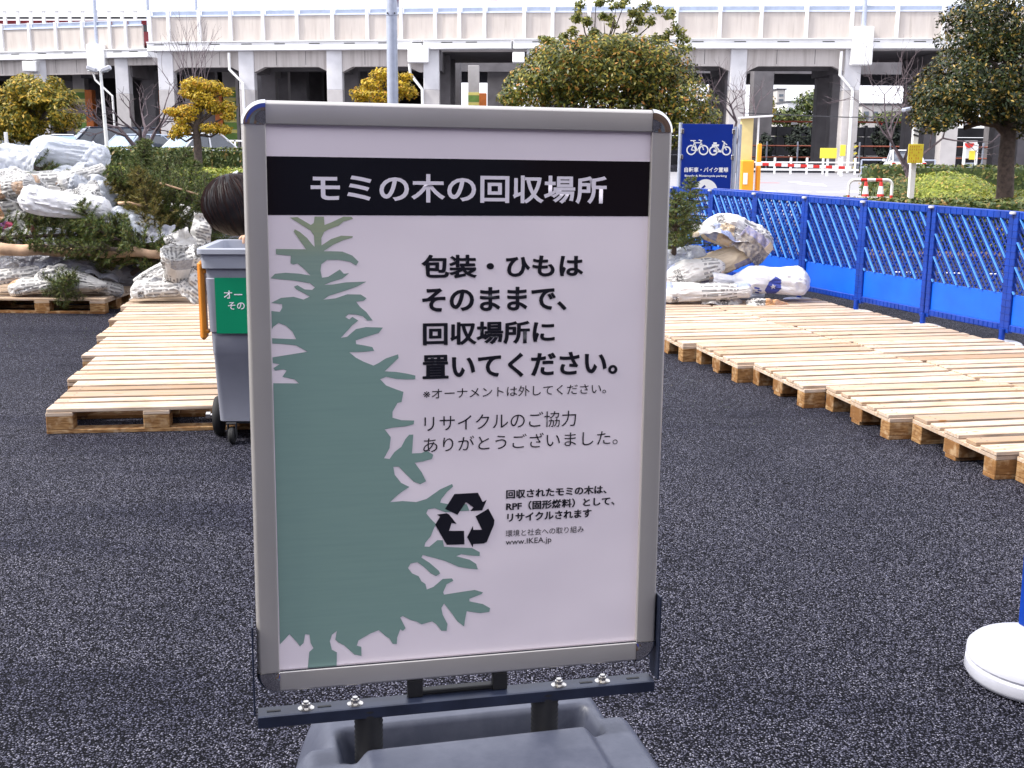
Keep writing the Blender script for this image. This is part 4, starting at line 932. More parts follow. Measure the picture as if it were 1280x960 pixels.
# star print and letters on the long white sack
def decal(target_parent, pts_list, origin_px, dep, scale, rot, name, mat):
    """thin print laid on the sack: each vertex is pushed along the view depth on to the wrapping"""
    from mathutils.bvhtree import BVHTree
    wr = [c for c in target_parent.children if c.name.startswith('wrapping')][0]
    bpy.context.view_layer.update(); mw = wr.matrix_world
    bv = BVHTree.FromPolygons([mw @ q.co for q in wr.data.vertices], [tuple(p.vertices) for p in wr.data.polygons])
    c = at(origin_px[0], origin_px[1], dep); inv = target_parent.matrix_world.inverted(); mb = MB()
    n = 22; step = scale / n
    def inside(x, z):
        r_ = False
        for poly in pts_list:
            k_ = False; j = len(poly) - 1
            for i in range(len(poly)):
                xi, zi = poly[i]; xj, zj = poly[j]
                if (zi > z) != (zj > z) and x < (xj - xi) * (z - zi) / (zj - zi) + xi: k_ = not k_
                j = i
            r_ = r_ != k_
        return r_
    for i in range(-n, n):
        for j in range(-n, n):
            if not inside((i + .5) / n, (j + .5) / n): continue
            q = []
            for di, dj in ((0, 0), (1, 0), (1, 1), (0, 1)):
                x, z = (i + di) * step, (j + dj) * step; xr, zr = x * cos(rot) - z * sin(rot), x * sin(rot) + z * cos(rot)
                h, nn, _, _ = bv.ray_cast(c + Vector((xr, -1.0, zr)), Vector((0, 1, 0)))
                if h is None: q = None; break
                q.append(inv @ (h + Vector((0, -.003, 0))))
            if q: mb.add(q, [(0, 1, 2, 3)])
    if mb.v: part(name, mb, mat, target_parent)
star_sack = [o for o in COL.objects if o.get('label', '').startswith('long white sack with star')][0]
st_ = [(.34 * (1 if i % 2 == 0 else .42) * cos(pi / 2 + i * pi / 5), .34 * (1 if i % 2 == 0 else .42) * sin(pi / 2 + i * pi / 5)) for i in range(10)]
decal(star_sack, [[(-.9, -.2), (-.35, .55), (.45, .95), (.9, .55), (.75, -.35), (.1, -.9), (-.6, -.75)], st_], (962, 356), 11.15, .095, radians(10), 'star_print', 'star_blue')
decal(star_sack, [[(-.9, -.8), (-.9, .1), (-.6, .1), (-.6, -.8)], [(-.3, -.5), (-.3, .4), (0, .4), (0, -.5)], [(.2, -.8), (.2, 0), (.45, 0), (.45, -.8)], [(.6, -.3), (.6, .8), (.9, .8), (.9, -.3)]], (942, 362), 11.15, .045, radians(80), 'faded_print', 'star_blue')
decal(star_sack, [[(-.9, -.8), (-.9, .1), (-.6, .1), (-.6, -.8)], [(-.3, -.5), (-.3, .4), (0, .4), (0, -.5)], [(.2, -.8), (.2, .3), (.45, .3), (.45, -.8)]], (996, 372), 11.15, .045, radians(40), 'faded_print', 'star_blue')

# ------------------------------------------------------------------ person bent over the bin
HC = at(287, 254, 6.86)
ps = thing('person', 'person with dark bobbed hair bending down behind the grey bin', 'person', (HC.x + .42, 7.12, 0), 0)
O = Vector(ps.location)
def skin_mesh(nodes, edges, rad, name, mat, parent, sub=2, root=0):
    me = bpy.data.meshes.new(name); me.from_pydata([tuple(Vector(n)) for n in nodes], edges, [])
    ob = bpy.data.objects.new(name, me); COL.objects.link(ob)
    ob.modifiers.new('k', 'SKIN'); ss = ob.modifiers.new('s', 'SUBSURF'); ss.levels = sub; ss.render_levels = sub
    for i, r_ in enumerate(rad):
        q = me.skin_vertices[0].data[i]; q.radius = r_ if hasattr(r_, '__len__') else (r_, r_); q.use_root = (i == root)
    dg = bpy.context.evaluated_depsgraph_get(); dg.update()
    m2 = bpy.data.meshes.new_from_object(ob.evaluated_get(dg)); bpy.data.objects.remove(ob)
    m2.materials.clear(); m2.materials.append(M[mat]); m2.name = name
    m2.polygons.foreach_set('use_smooth', [True] * len(m2.polygons)); return link(name, m2, parent)
hc = HC - O
N = [(0, .05, .90), (-.10, .02, 1.05), (-.22, -.06, 1.16), (-.30, -.13, 1.20), (-.345, -.19, 1.205),      # pelvis, waist, chest, upper chest, neck base
     (.02, .15, .88), (.03, .17, .50), (.06, .16, .10), (-.02, .16, .04),                                   # far leg
     (.02, -.06, .88), (-.02, -.09, .50), (.02, -.05, .10), (-.06, -.05, .04),                              # near leg
     (-.27, .04, 1.19), (-.22, .06, .98), (-.20, -.20, 1.02),
     (-.24, -.26, 1.14), (-.14, -.33, .96), (-.13, -.43, 1.06)]
E_ = [(0, 1), (1, 2), (2, 3), (3, 4), (0, 5), (5, 6), (6, 7), (7, 8), (0, 9), (9, 10), (10, 11), (11, 12), (3, 13), (13, 14), (14, 15), (3, 16), (16, 17), (17, 18)]
Rr = [(.15, .12), (.13, .11), (.15, .12), (.13, .11), .065, .095, .07, .05, .05, .095, .07, .05, .05, .07, .05, .035, .07, .05, .035]
skin_mesh(N, E_, Rr, 'clothed_body', 'jacket', ps)
# head: continuous lathe-like form with nose, chin, ears; face turned down to the right
hd = MB(); vs = []; nl, ns = 26, 32
for i in range(nl + 1):
    a = pi * i / nl
    for j in range(ns):
        b = 2 * pi * j / ns; x, y, z = sin(a) * cos(b), sin(a) * sin(b), cos(a)
        r = .10; sx, sy, sz = .078, .098, .120
        px_, py_, pz_ = x * sx, y * sy, z * sz
        f = max(0, -y)
        if z < -.2: px_ *= 1 - .35 * (-z - .2); py_ *= 1 - .18 * (-z - .2)
        py_ -= .022 * math.exp(-((x / .20) ** 2 + ((z + .12) / .18) ** 2)) * f * 1.0          # nose
        py_ += .010 * (math.exp(-(((abs(x) - .38) / .16) ** 2 + ((z - .05) / .10) ** 2))) * f       # eye sockets
        py_ -= .006 * math.exp(-((x / .3) ** 2 + ((z + .45) / .06) ** 2)) * f                       # lips
        vs.append((px_, py_, pz_))
hd.add(vs, [(i * ns + j, (i + 1) * ns + j, (i + 1) * ns + (j + 1) % ns, i * ns + (j + 1) % ns) for i in range(nl) for j in range(ns)])
for s_ in (-1, 1): hd.tube([(s_ * .076, .01, .02), (s_ * .088, .02, .012), (s_ * .086, .022, -.02), (s_ * .076, .012, -.03)], [.010, .012, .010, .006], 8)
HM = Matrix.Rotation(radians(-70), 4, 'Z') @ Matrix.Rotation(radians(48), 4, 'X')
head = part('head', hd, 'skin', ps, True); head.matrix_local = Matrix.Translation(hc + Vector((.01, 0, -.01))) @ HM
# hair: bob of smooth strands falling with gravity
hr = MB(); random.seed(5); vs = []; nl, ns = 36, 64
for i in range(nl + 1):
    a = pi * .98 * i / nl
    for j in range(ns):
        b = 2 * pi * j / ns; n_ = noise.noise(Vector((cos(b) * 4.5, sin(b) * 4.5, 1.2 * cos(a) * .6))) ; n2 = noise.noise(Vector((cos(b) * 13, sin(b) * 13, cos(a))))
        rr = 1 + .045 * n_ + .028 * n2; x, y, z = sin(a) * cos(b), sin(a) * sin(b), cos(a)
        rx, ry, rz = .195, .165, .178
        if z < 0: rz = .185; rx *= 1 - .12 * z * z
        vs.append((x * rx * rr, y * ry * rr, z * rz * (1 + .02 * n2)))
hr.add(vs, [(i * ns + j, (i + 1) * ns + j, (i + 1) * ns + (j + 1) % ns, i * ns + (j + 1) % ns) for i in range(nl) for j in range(ns)])
ho = part('hair', hr, 'hair', ps, True); ho.location = hc + Vector((.035, .0, -.005)); ho.rotation_euler = (0, radians(-12), 0)
ws = MB()
for i in range(300):
    b = rnd(0, 2 * pi); a0 = rnd(.25, 1.2); pts = []
    ln_ = rnd(.6, 1.5)
    for k_ in range(9):
        a = a0 + ln_ * k_ / 8; e = 1.012 + .01 * sin(k_) + (.05 * (k_ / 8) ** 3 if a > 2.2 else 0)
        x, y, z = sin(a) * cos(b + .1 * k_ / 8), sin(a) * sin(b + .1 * k_ / 8), cos(a)
        pts.append((x * .197 * e, y * .167 * e, z * (.180 if z > 0 else .192) * e))
    ws.tube(pts, [.0016] * 8 + [.0004], 3, caps=False)
wo_ = part('hair_strands', ws, 'hair_sheen', ps); wo_.location = ho.location; wo_.rotation_euler = ho.rotation_euler
# hand gripping the bin rim
hb = Vector((-1.485, 6.60, 1.068)) - O
hn = [hb + Vector(v_) for v_ in ((.06, .10, .03), (.02, .045, .022), (0, .0, .012))]
skin_mesh([hb + Vector((.20, .20, .0)), hn[0], hn[1], hn[2]], [(0, 1), (1, 2), (2, 3)], [.030, .026, (.036, .018), (.036, .014)], 'palm', 'skin', ps)
for q, (dx, l_) in enumerate(((-.030, .062), (-.010, .070), (.010, .068), (.029, .055))):
    a = hb + Vector((dx, -.004, .012)); skin_mesh([a, a + Vector((0, -.022, .010)), a + Vector((0, -.046, .002)), a + Vector((0, -.052, -.020 - l_ * .2))], [(0, 1), (1, 2), (2, 3)], [.0095, .009, .0085, .007], 'finger', 'skin', ps, 2)
a = hb + Vector((-.036, .03, .012)); skin_mesh([a, a + Vector((-.020, -.012, .002)), a + Vector((-.028, -.034, -.012))], [(0, 1), (1, 2)], [.011, .010, .008], 'thumb', 'skin', ps, 2)
# ------------------------------------------------------------------ foliage
def leaves(mb, c, r, n, size, thr=-.15, fq=1.6, shell=.55, flat=0.0, up=.3):
    c = Vector(c); off = Vector((c.x * 3.1, c.y, c.z * 1.7)); k = 0; tries = 0
    while k < n and tries < n * 4:
        tries += 1
        d = Vector((random.gauss(0, 1), random.gauss(0, 1), random.gauss(0, 1))).normalized(); rr = shell + (1 - shell) * random.random() ** .6
        wob = 1 + .16 * noise.noise(d * 2.3 + off)
        p = Vector((d.x * r[0], d.y * r[1], d.z * r[2])) * rr * wob
        if noise.noise((p + c) * fq + off) < thr: continue
        nrm = (d + Vector((rnd(-.9, .9), rnd(-.9, .9), rnd(-.6, .9) + up))).normalized(); u = nrm.orthogonal().normalized(); u = Matrix.Rotation(rnd(0, 6.28), 3, nrm) @ u; v_ = nrm.cross(u)
        s = size * rnd(.7, 1.3); q = p + c
        mb.add([q - v_ * s * .42, q + u * s, q + v_ * s * .42, q - u * s], [(0, 1, 2, 3)]); k += 1
def trunk_tree(name, label, cat, loc, limbs, lobes, leafm, size, group=None, barkm='bark', thr=-.15, fq=1.6, shell=.55):
    t = thing(name, label, cat, loc, 0, group); tr = MB()
    for pts, rad in limbs: tr.tube(pts, rad, 9, caps=False)
    part('trunk', tr, barkm, t, True)
    cr = MB()
    for c, r, n in lobes: leaves(cr, c, r, n, size, thr, fq, shell)
    part('crown', cr, leafm, t); return t
def bare(mb, p, d, L_, r, lev, spread=.6):
    q = [p]; dd = d.copy()
    for i in range(3):
        dd = (dd + Vector((rnd(-.16, .16), rnd(-.16, .16), rnd(-.05, .12)))).normalized(); q.append(q[-1] + dd * L_ / 3)
    mb.tube(q, [r, r * .85, r * .72, r * .6], 5 if lev > 2 else 3, caps=False)
    if lev == 0: return
    for i in range(random.choice((2, 3, 3))):
        ax = dd.orthogonal().normalized(); ax = Matrix.Rotation(rnd(0, 6.28), 3, dd) @ ax
        nd_ = (dd + ax * rnd(spread * .6, spread * 1.3)).normalized()
        bare(mb, q[random.choice((2, 3, 3))], nd_, L_ * rnd(.62, .85), r * .55, lev - 1, spread)
def bare_tree(label, loc, H, r, lev, seed, lean=(0, 0), spread=.6):
    random.seed(seed); t = thing('bare_tree', label, 'tree', loc); mb = MB()
    mb.tube([(0, 0, 0), (lean[0] * .5, lean[1] * .5, H * .16), (lean[0], lean[1], H * .3)], [r * 1.2, r, r * .9], 7, caps=False)
    for i in range(4):
        a = i * 1.7 + rnd(-.3, .3); bare(mb, Vector((lean[0], lean[1], H * (.24 + .02 * i))), Vector((cos(a) * spread, sin(a) * spread, 1)).normalized(), H * .27, r * .6, lev, spread)
    part('branches', mb, 'bark_grey', t); return t
random.seed(31)
# centre evergreen behind the poster: clipped dome with loose top shoots
p = at(757, 200, 22); X, Y = p.x, p.y
def P_(px, py, dep=22): q = at(px, py, dep); return (q.x - X, q.y - Y, q.z)
t = thing('evergreen_tree', 'broad clipped evergreen tree with loose shoots on top, behind the poster stand', 'tree', (X, Y, 0)); tr = MB()
tr.tube([(0, 0, 0), (.05, 0, .7), (0, 0, 1.5)], [.16, .13, .12], 10, caps=False)
for (a, b) in ((680, 110), (720, 90), (800, 95), (850, 120), (770, 80), (740, 130)): tr.tube([(0, 0, 1.3), Vector(P_(a, b)) * .55 + Vector((0, rnd(-.4, .4), .9)), P_(a, b)], [.08, .05, .02], 6, caps=False)
for (a, b) in ((726, 12), (745, 3), (770, 10), (795, 15), (815, 30), (835, 45), (755, 28), (700, 45), (782, 0), (810, 2), (850, 50), (733, 30), (768, 22)):
    q0 = Vector(P_(755 + (a - 765) * .35, 62)); q1 = Vector(P_(a, b)); tr.tube([q0, (q0 + q1) / 2 + Vector((rnd(-.05, .05), rnd(-.3, .3), -.04)), q1], [.022, .015, .006], 4, caps=False)
part('trunk', tr, 'bark', t, True)
cr = MB()
for px, py, rx, rz, n in ((755, 90, 98, 44, 6800), (700, 100, 55, 34, 2000), (660, 112, 34, 26, 1000), (820, 105, 58, 36, 2200), (850, 130, 42, 34, 1400), (760, 130, 100, 40, 3000), (640, 122, 18, 12, 350), (868, 150, 30, 22, 600), (835, 165, 50, 22, 900), (720, 72, 62, 24, 1900), (800, 74, 60, 26, 1900), (765, 62, 50, 18, 1200)):
    leaves(cr, P_(px, py), (rx / FPX * 22, rnd(1.1, 1.5), rz / FPX * 22), int(n * 1.5), .042, -.22, 2.2, .55)
part('crown', cr, 'leaf_dark', t)
cr = MB(); random.seed(8)
for (a, b) in [(726, 12), (745, 6), (770, 10), (795, 17), (815, 32), (835, 46), (755, 28), (700, 44), (782, 2), (810, 4), (850, 50), (733, 32), (768, 24), (712, 40), (690, 48), (745, 40), (790, 38), (822, 48), (805, 22), (760, -4), (840, 20), (730, 50), (775, 48), (845, 38), (858, 58), (680, 55), (720, 20), (795, 30), (826, 18)]:
    q = Vector(P_(a, b)); q.y += rnd(-.5, .5)
    for i in range(rnd(1, 1) and 3): leaves(cr, q + Vector((rnd(-.09, .09), rnd(-.1, .1), rnd(-.08, .08))), (.10, .10, .08), 46, .040, -.9, 1, .2)
part('top_shoots', cr, 'leaf_top', t)
# right tree
p = at(1255, 240, 22); X, Y = p.x, p.y; random.seed(32)
t = thing('evergreen_tree', 'large dark evergreen tree with grey trunk standing at the right edge', 'tree', (X, Y, 0)); tr = MB()
P2 = P_
tr.tube([(.0, 0, 0), (.02, 0, .8), P_(1258, 200), P_(1262, 150), P_(1266, 100), P_(1270, 30)], [.17, .155, .145, .13, .11, .05], 12, caps=False)
tr.tube([P_(1260, 185), P_(1256, 165), P_(1245, 155), P_(1225, 153), P_(1205, 160)], [.10, .085, .075, .06, .04], 9, caps=False)
tr.tube([P_(1225, 153), P_(1200, 140), P_(1175, 120)], [.05, .04, .02], 7, caps=False)
for a, b in ((1200, 60), (1230, 20), (1300, 80), (1170, 90), (1320, 120), (1215, 110)): tr.tube([P_(1264, 120), Vector(P_((a + 1264) / 2, (b + 105) / 2)) + Vector((0, rnd(-.5, .5), 0)), P_(a, b)], [.07, .045, .02], 6, caps=False)
part('trunk', tr, 'bark', t, True); cr = MB()
for px, py, rx, rz, n in ((1215, 40, 42, 42, 1900), (1255, 20, 50, 60, 2600), (1240, 90, 78, 50, 4200), (1190, 110, 42, 40, 2200), (1175, 135, 34, 28, 1300), (1165, 150, 22, 18, 500), (1230, 130, 50, 26, 1600), (1300, 100, 70, 70, 3400), (1205, 20, 20, 20, 400), (1290, 10, 50, 60, 2000), (1320, 150, 50, 30, 1000), (1240, -50, 60, 50, 1500), (1160, 120, 18, 16, 260), (1268, 140, 30, 14, 500)):
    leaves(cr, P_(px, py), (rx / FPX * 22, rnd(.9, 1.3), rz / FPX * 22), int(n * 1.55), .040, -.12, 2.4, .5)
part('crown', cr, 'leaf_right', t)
# left park tree
random.seed(33); p = at(40, 200, 45); X, Y = p.x, p.y
t = thing('evergreen_tree', 'bronze green round tree at the left edge in front of the viaduct', 'tree', (X, Y, 0)); tr = MB()
tr.tube([(0, 0, 0), P_(41, 180, 45), P_(40, 150, 45), P_(44, 115, 45)], [.2, .17, .13, .05], 9, caps=False)
for a, b in ((15, 130), (70, 125), (55, 150), (20, 155), (80, 140)): tr.tube([P_(40, 168, 45), P_((a + 40) / 2, (b + 160) / 2, 45), P_(a, b, 45)], [.09, .06, .03], 6, caps=False)
part('trunk', tr, 'bark', t, True); cr = MB()
for px, py, rx, rz, n in ((45, 112, 36, 20, 1800), (15, 140, 26, 30, 1400), (65, 135, 32, 28, 2000), (35, 150, 30, 28, 1600), (84, 142, 18, 20, 600), (-5, 150, 22, 28, 600), (25, 172, 18, 10, 300), (55, 120, 34, 18, 900)):
    leaves(cr, P_(px, py, 45), (rx / FPX * 45, rnd(1.0, 1.6), rz / FPX * 45), int(n * 1.5), .082, -.12, 1.0, .5)
part('crown', cr, 'leaf_brown', t)
# cloud pruned golden tree
random.seed(34); p = at(247, 200, 38); X, Y = p.x, p.y
t = thing('evergreen_tree', 'golden cloud pruned tree with tiered pads near the left side of the poster stand', 'tree', (X, Y, 0)); tr = MB()
tr.tube([(0, 0, 0), P_(247, 180, 38), P_(245, 160, 38), P_(250, 135, 38), P_(247, 112, 38)], [.16, .13, .11, .09, .04], 8, caps=False)
PADS = ((245, 106, 20, 9), (266, 108, 14, 8), (238, 116, 14, 7), (282, 115, 10, 6), (258, 128, 18, 8), (285, 133, 10, 8), (215, 140, 12, 6), (238, 138, 18, 8), (268, 135, 12, 8), (285, 145, 10, 6), (228, 160, 14, 12), (218, 168, 8, 8), (264, 160, 16, 8), (280, 162, 10, 7), (252, 120, 20, 8), (232, 148, 16, 6))
for px, py, rx, rz in PADS: tr.tube([P_(247, min(168, py + 22), 38), P_((px + 247) / 2, py + 9, 38), P_(px, py, 38)], [.05, .035, .015], 5, caps=False)
part('trunk', tr, 'bark', t, True); cr = MB()
for px, py, rx, rz in PADS: leaves(cr, P_(px, py, 38), (rx / FPX * 38, rx / FPX * 38, rz / FPX * 38), int(rx * rz * 4), .055, -.5, 2, .35)
part('crown', cr, 'leaf_yellow', t)
random.seed(35); p = at(482, 200, 45); X, Y = p.x, p.y
t = thing('evergreen_tree', 'small golden tree behind the grey lamp post above the poster stand', 'tree', (X, Y, 0)); tr = MB()
tr.tube([(0, 0, 0), P_(482, 150, 45), P_(480, 100, 45)], [.16, .12, .04], 8, caps=False); part('trunk', tr, 'bark', t, True); cr = MB()
for px, py, rx, rz in ((480, 92, 18, 8), (465, 105, 16, 8), (455, 116, 18, 8), (500, 108, 18, 9), (512, 116, 12, 9), (475, 120, 30, 9), (488, 100, 14, 8), (480, 140, 34, 14), (450, 122, 10, 8), (508, 96, 9, 6)):
    leaves(cr, P_(px, py, 45), (rx / FPX * 45, rx / FPX * 45, rz / FPX * 45), int(rx * rz * 3), .068, -.35, 2, .35)
part('crown', cr, 'leaf_yellow', t)
bare_tree('bare branching tree left of the golden cloud pruned tree', at(178, 213, 44) * 1 - Vector((0, 0, at(178, 213, 44).z)), 4.4, .17, 4, 41, spread=.85)
bare_tree('bare twiggy tree between the centre evergreen and the viaduct pier', Vector((at(905, 200, 40).x, 40, 0)), 4.7, .11, 4, 42, spread=.8)
bare_tree('bare reddish twiggy tree left of the large right evergreen', Vector((at(1150, 200, 30).x, 30, 0)), 4.4, .07, 4, 43, lean=(-.4, 0), spread=1.0)
bare_tree('tall bare tree whose twigs rise above the viaduct parapet', Vector((at(246, 200, 60).x, 60, .3)), 8.0, .07, 3, 44, spread=.35)

# ------------------------------------------------------------------ hedges and mounds
def mound(name, label, c, r, n, size, mt, seed, group=None, cat='shrub'):
    random.seed(seed); t = thing(name, label, cat, c, 0, group); core = MB(); nl, ns = 10, 20; vs = []
    for i in range(nl + 1):
        a = pi / 2 * i / nl
        for j in range(ns):
            b = 2 * pi * j / ns; vs.append((cos(b) * sin(a) ** .8 * r[0] * .93, sin(b) * sin(a) ** .8 * r[1] * .93, cos(a) ** .9 * r[2] * .93 if i < nl else 0))
    core.add(vs, [(i * ns + j, (i + 1) * ns + j, (i + 1) * ns + (j + 1) % ns, i * ns + (j + 1) % ns) for i in range(nl) for j in range(ns)])
    part('inner_growth', core, mt, t, True); lf = MB()
    for k in range(n):
        a = pi / 2 * random.random() ** .7; b = rnd(0, 2 * pi); e = rnd(.93, 1.02) * (1 + .04 * noise.noise(Vector((cos(b) * 3, sin(b) * 3, a * 3 + seed))))
        q = Vector((cos(b) * sin(a) ** .8 * r[0] * e, sin(b) * sin(a) ** .8 * r[1] * e, cos(a) ** .9 * r[2] * e))
        nrm = (q.normalized() + Vector((rnd(-.7, .7), rnd(-.7, .7), rnd(-.4, .9)))).normalized(); u = nrm.orthogonal().normalized(); u = Matrix.Rotation(rnd(0, 6.28), 3, nrm) @ u; v_ = nrm.cross(u); s = size * rnd(.6, 1.3)
        lf.add([q - v_ * s * .45, q + u * s, q + v_ * s * .45, q - u * s], [(0, 1, 2, 3)])
    part('leaves', lf, mt, t); return t
def hedge_box(name, label, x0, x1, y0, y1, z1, n, size, mt, seed, rot=0, z0=0, group=None, cat='hedge'):
    random.seed(seed); cx, cy = (x0 + x1) / 2, (y0 + y1) / 2; hx, hy = (x1 - x0) / 2, (y1 - y0) / 2
    t = thing(name, label, cat, (cx, cy, z0), rot, group); part('inner_growth', MB().box((0, 0, z1 / 2 - .03), (2 * hx - .12, 2 * hy - .12, z1 - .06), .05), mt, t)
    A = [2 * hx * 2 * hy, 2 * hx * z1, 2 * hy * z1]; lf = MB()
    for k in range(n):
        r_ = random.random() * (A[0] + A[1] + A[2])
        if r_ < A[0]: q = Vector((rnd(-hx, hx), rnd(-hy, hy), z1)); nn = Vector((0, 0, 1))
        elif r_ < A[0] + A[1]: q = Vector((rnd(-hx, hx), -hy, rnd(0, z1))); nn = Vector((0, -1, 0))
        else: sg = random.choice((-1, 1)); q = Vector((sg * hx, rnd(-hy, hy), rnd(0, z1))); nn = Vector((sg, 0, 0))
        q += nn * (.05 * noise.noise(q * 1.7) + rnd(-.03, .03)); nrm = (nn + Vector((rnd(-.8, .8), rnd(-.8, .8), rnd(-.5, .8)))).normalized()
        u = nrm.orthogonal().normalized(); u = Matrix.Rotation(rnd(0, 6.28), 3, nrm) @ u; v_ = nrm.cross(u); s = size * rnd(.6, 1.3)
        lf.add([q - v_ * s * .45, q + u * s, q + v_ * s * .45, q - u * s], [(0, 1, 2, 3)])
    part('leaves', lf, mt, t); return t
mound('clipped_shrub', 'wide clipped green mound right of the yellow notice post', (10.1, 27.5, 0), (1.35, 1.6, 1.05), 5200, .045, 'azalea', 51)
mound('clipped_shrub', 'low clipped mound joined to the left of the wide mound, darker', (9.0, 27.8, 0), (.55, 1.2, .98), 2200, .045, 'hedge', 52)
mound('clipped_shrub', 'clipped mound around the trunk of the right evergreen', (10.6, 23.2, 0), (1.6, 1.5, .82), 6000, .045, 'azalea', 53)
mound('clipped_shrub', 'small clipped mound in front of the wide mound', (9.55, 24.8, 0), (1.0, .8, .72), 2600, .045, 'azalea', 54)
hedge_box('hedge', 'low dark hedge with bare soil edge seen through the blue lattice', 4.6, 16.0, 17.6, 19.0, .78, 17000, .042, 'hedge', 55, rot=radians(-4))
hedge_box('hedge', 'dark hedge behind the right trunk beside the notice board', 11.5, 24, 38.0, 39.2, 1.05, 3500, .08, 'hedge', 56)
structure('planting_soil', MB().box((10.1, 21.4, .03), (13.5, 8.6, .06), .01, mat=Matrix.Rotation(0, 4, 'Z')), 'soil')
hedge_box('hedge', 'long clipped dark hedge in front of the parked cars at the left', -26, -6.5, 40.5, 41.8, 1.42, 9000, .085, 'hedge', 57)
hedge_box('clipped_shrub', 'bright clipped azalea bed in front of the long left hedge', -12, -4.3, 25.5, 29.5, .98, 14000, .05, 'azalea', 58, cat='shrub bed')
hedge_box('clipped_shrub', 'yellowing clipped azalea bed behind the left heap', -22, -12.05, 26.5, 30.5, 1.0, 12000, .055, 'azalea', 59, cat='shrub bed')
hedge_box('hedge', 'narrow green planting strip between the parking sign and the poster stand', 2.05, 2.75, 23.2, 26.0, 1.1, 1500, .05, 'azalea', 60)

# ------------------------------------------------------------------ viaduct
def path_pt(pts, px):           # pts: list of (px, distance)
    for (a, da), (b, db) in zip(pts, pts[1:]):
        if px <= b or (b, db) == pts[-1]:
            A = at(a, 100, da); B = at(b, 100, db); d = FW + RT * ((px - 640) / FPX); 
            # intersect the vertical plane of view column px with the segment
            dx, dy = (at(px, 100, 50).x, 50.0); den = (B.x - A.x) * dy - (B.y - A.y) * dx
            u = (dx * A.y - dy * A.x) / den; return Vector((A.x + (B.x - A.x) * u, A.y + (B.y - A.y) * u, 0))
RP = [(186, 83.5), (640, 79), (1800, 74)]; LP_ = [(-500, 108), (192, 89)]
def frame_at(P, a, b):
    A, B = path_pt(P, a), path_pt(P, b); d = (B - A); L_ = d.length; T = Matrix.Translation(A) @ Matrix.Rotation(atan2(d.y, d.x), 4, 'Z'); return T, L_
ZB, ZT, ZP, ZG = 7.82, 8.38, 10.12, 10.50
vd = thing('viaduct', 'long pale concrete railway viaduct with panelled parapet crossing the whole background', 'viaduct', (0, 79, 0))
VI = Matrix.Translation((0, -79, 0))
for P, posts, a0, a1 in ((LP_, list(range(-900, -60, 35)) + [-60, -27, 8, 42, 75, 108, 142, 162, 182], -900, 190), (RP, [192, 215, 253, 292, 332, 374, 418, 461, 503, 545, 575, 606, 655, 690, 735, 790, 843, 897, 948, 1004, 1060, 1116, 1174, 1230, 1290, 1350], 188, 1700)):
    T, L_ = frame_at(P, a0, a1); T2 = VI @ T
    for px0, px1 in (([(188, 529), (530, 640), (641, 1700)]) if P is RP else [(-900, 190)]):
        T_, l_ = frame_at(P, px0, px1); Tq = VI @ T_
        part('ledge', MB().box((l_ / 2, .35, (ZB + ZT) / 2), (l_ - .04, 1.3, ZT - ZB), .03, mat=Tq).box((l_ / 2, -.32, ZT + .03), (l_ - .04, .12, .07), .0, mat=Tq), 'conc_white', vd)
    part('deck_slab', MB().box((L_ / 2, 6.2, ZB + .25), (L_, 10.6, .5), mat=T2), 'conc_shaded', vd)
    for p0, p1 in zip(posts, posts[1:]):
        Tp, l = frame_at(P, p0, p1); Tp = VI @ Tp
        part('parapet_panel', MB().box((l / 2, .05, (ZT + ZP) / 2), (l - .04, .14, ZP - ZT - .01), .02, mat=Tp), 'concrete', vd)
        part('glass_strip', MB().box((l / 2, .06, (ZP + ZG) / 2), (l - .30, .03, ZG - ZP - .10), mat=Tp), 'glass_blue', vd)
        part('top_rail', MB().box((l / 2, -.03, ZG - .02), (l, .07, .05), mat=Tp).box((l / 2, -.045, ZP + .02), (l, .12, .10), mat=Tp), 'rail_blue', vd)
        part('post', MB().box((0, -.10, (ZT + ZG) / 2), (.22, .20, ZG - ZT + .06), .02, mat=Tp), 'conc_white', vd)
        part('drain_slot', MB().box((l * .5, -.306, ZT - .14), (.75, .012, .06), mat=Tp), 'dark_metal', vd)
def girder(P, a, b, chamfer=True, zb=6.76, zc=6.38):
    T, l = frame_at(P, a, b); T = VI @ T
    poly = [(0, ZB), (0, zc), (.05 * l + .1, zc), (.05 * l + .9, zb), (l * .95 - .9, zb), (l * .95 - .1, zc), (l, zc), (l, ZB)] if chamfer else [(0, ZB), (0, zb), (l, zb), (l, ZB)]
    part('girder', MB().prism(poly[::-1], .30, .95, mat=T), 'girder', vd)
    part('soffit_beam', MB().box((l / 2, 5.2, (ZB + zb) / 2), (l, .6, ZB - zb), mat=T), 'conc_shaded', vd)
    for i in (1, 2): part('joint_line', MB().box((l * i / 3, .297, (ZB + zb) / 2 + .05), (.03, .01, ZB - zb - .15), mat=T), 'dark_metal', vd)
for a, b in ((205, 308), (308, 418), (418, 530), (668, 795), (795, 923), (923, 1066), (1205, 1320), (1320, 1440)): girder(RP, a, b)
for a, b in ((-860, -700), (-700, -540), (-540, -380), (-380, -230), (-230, -80), (-80, 42), (42, 120)): girder(LP_, a, b, False, 6.7)
girder(LP_, 125, 192, False, 7.3)
zt = at(640, 112, 79).z
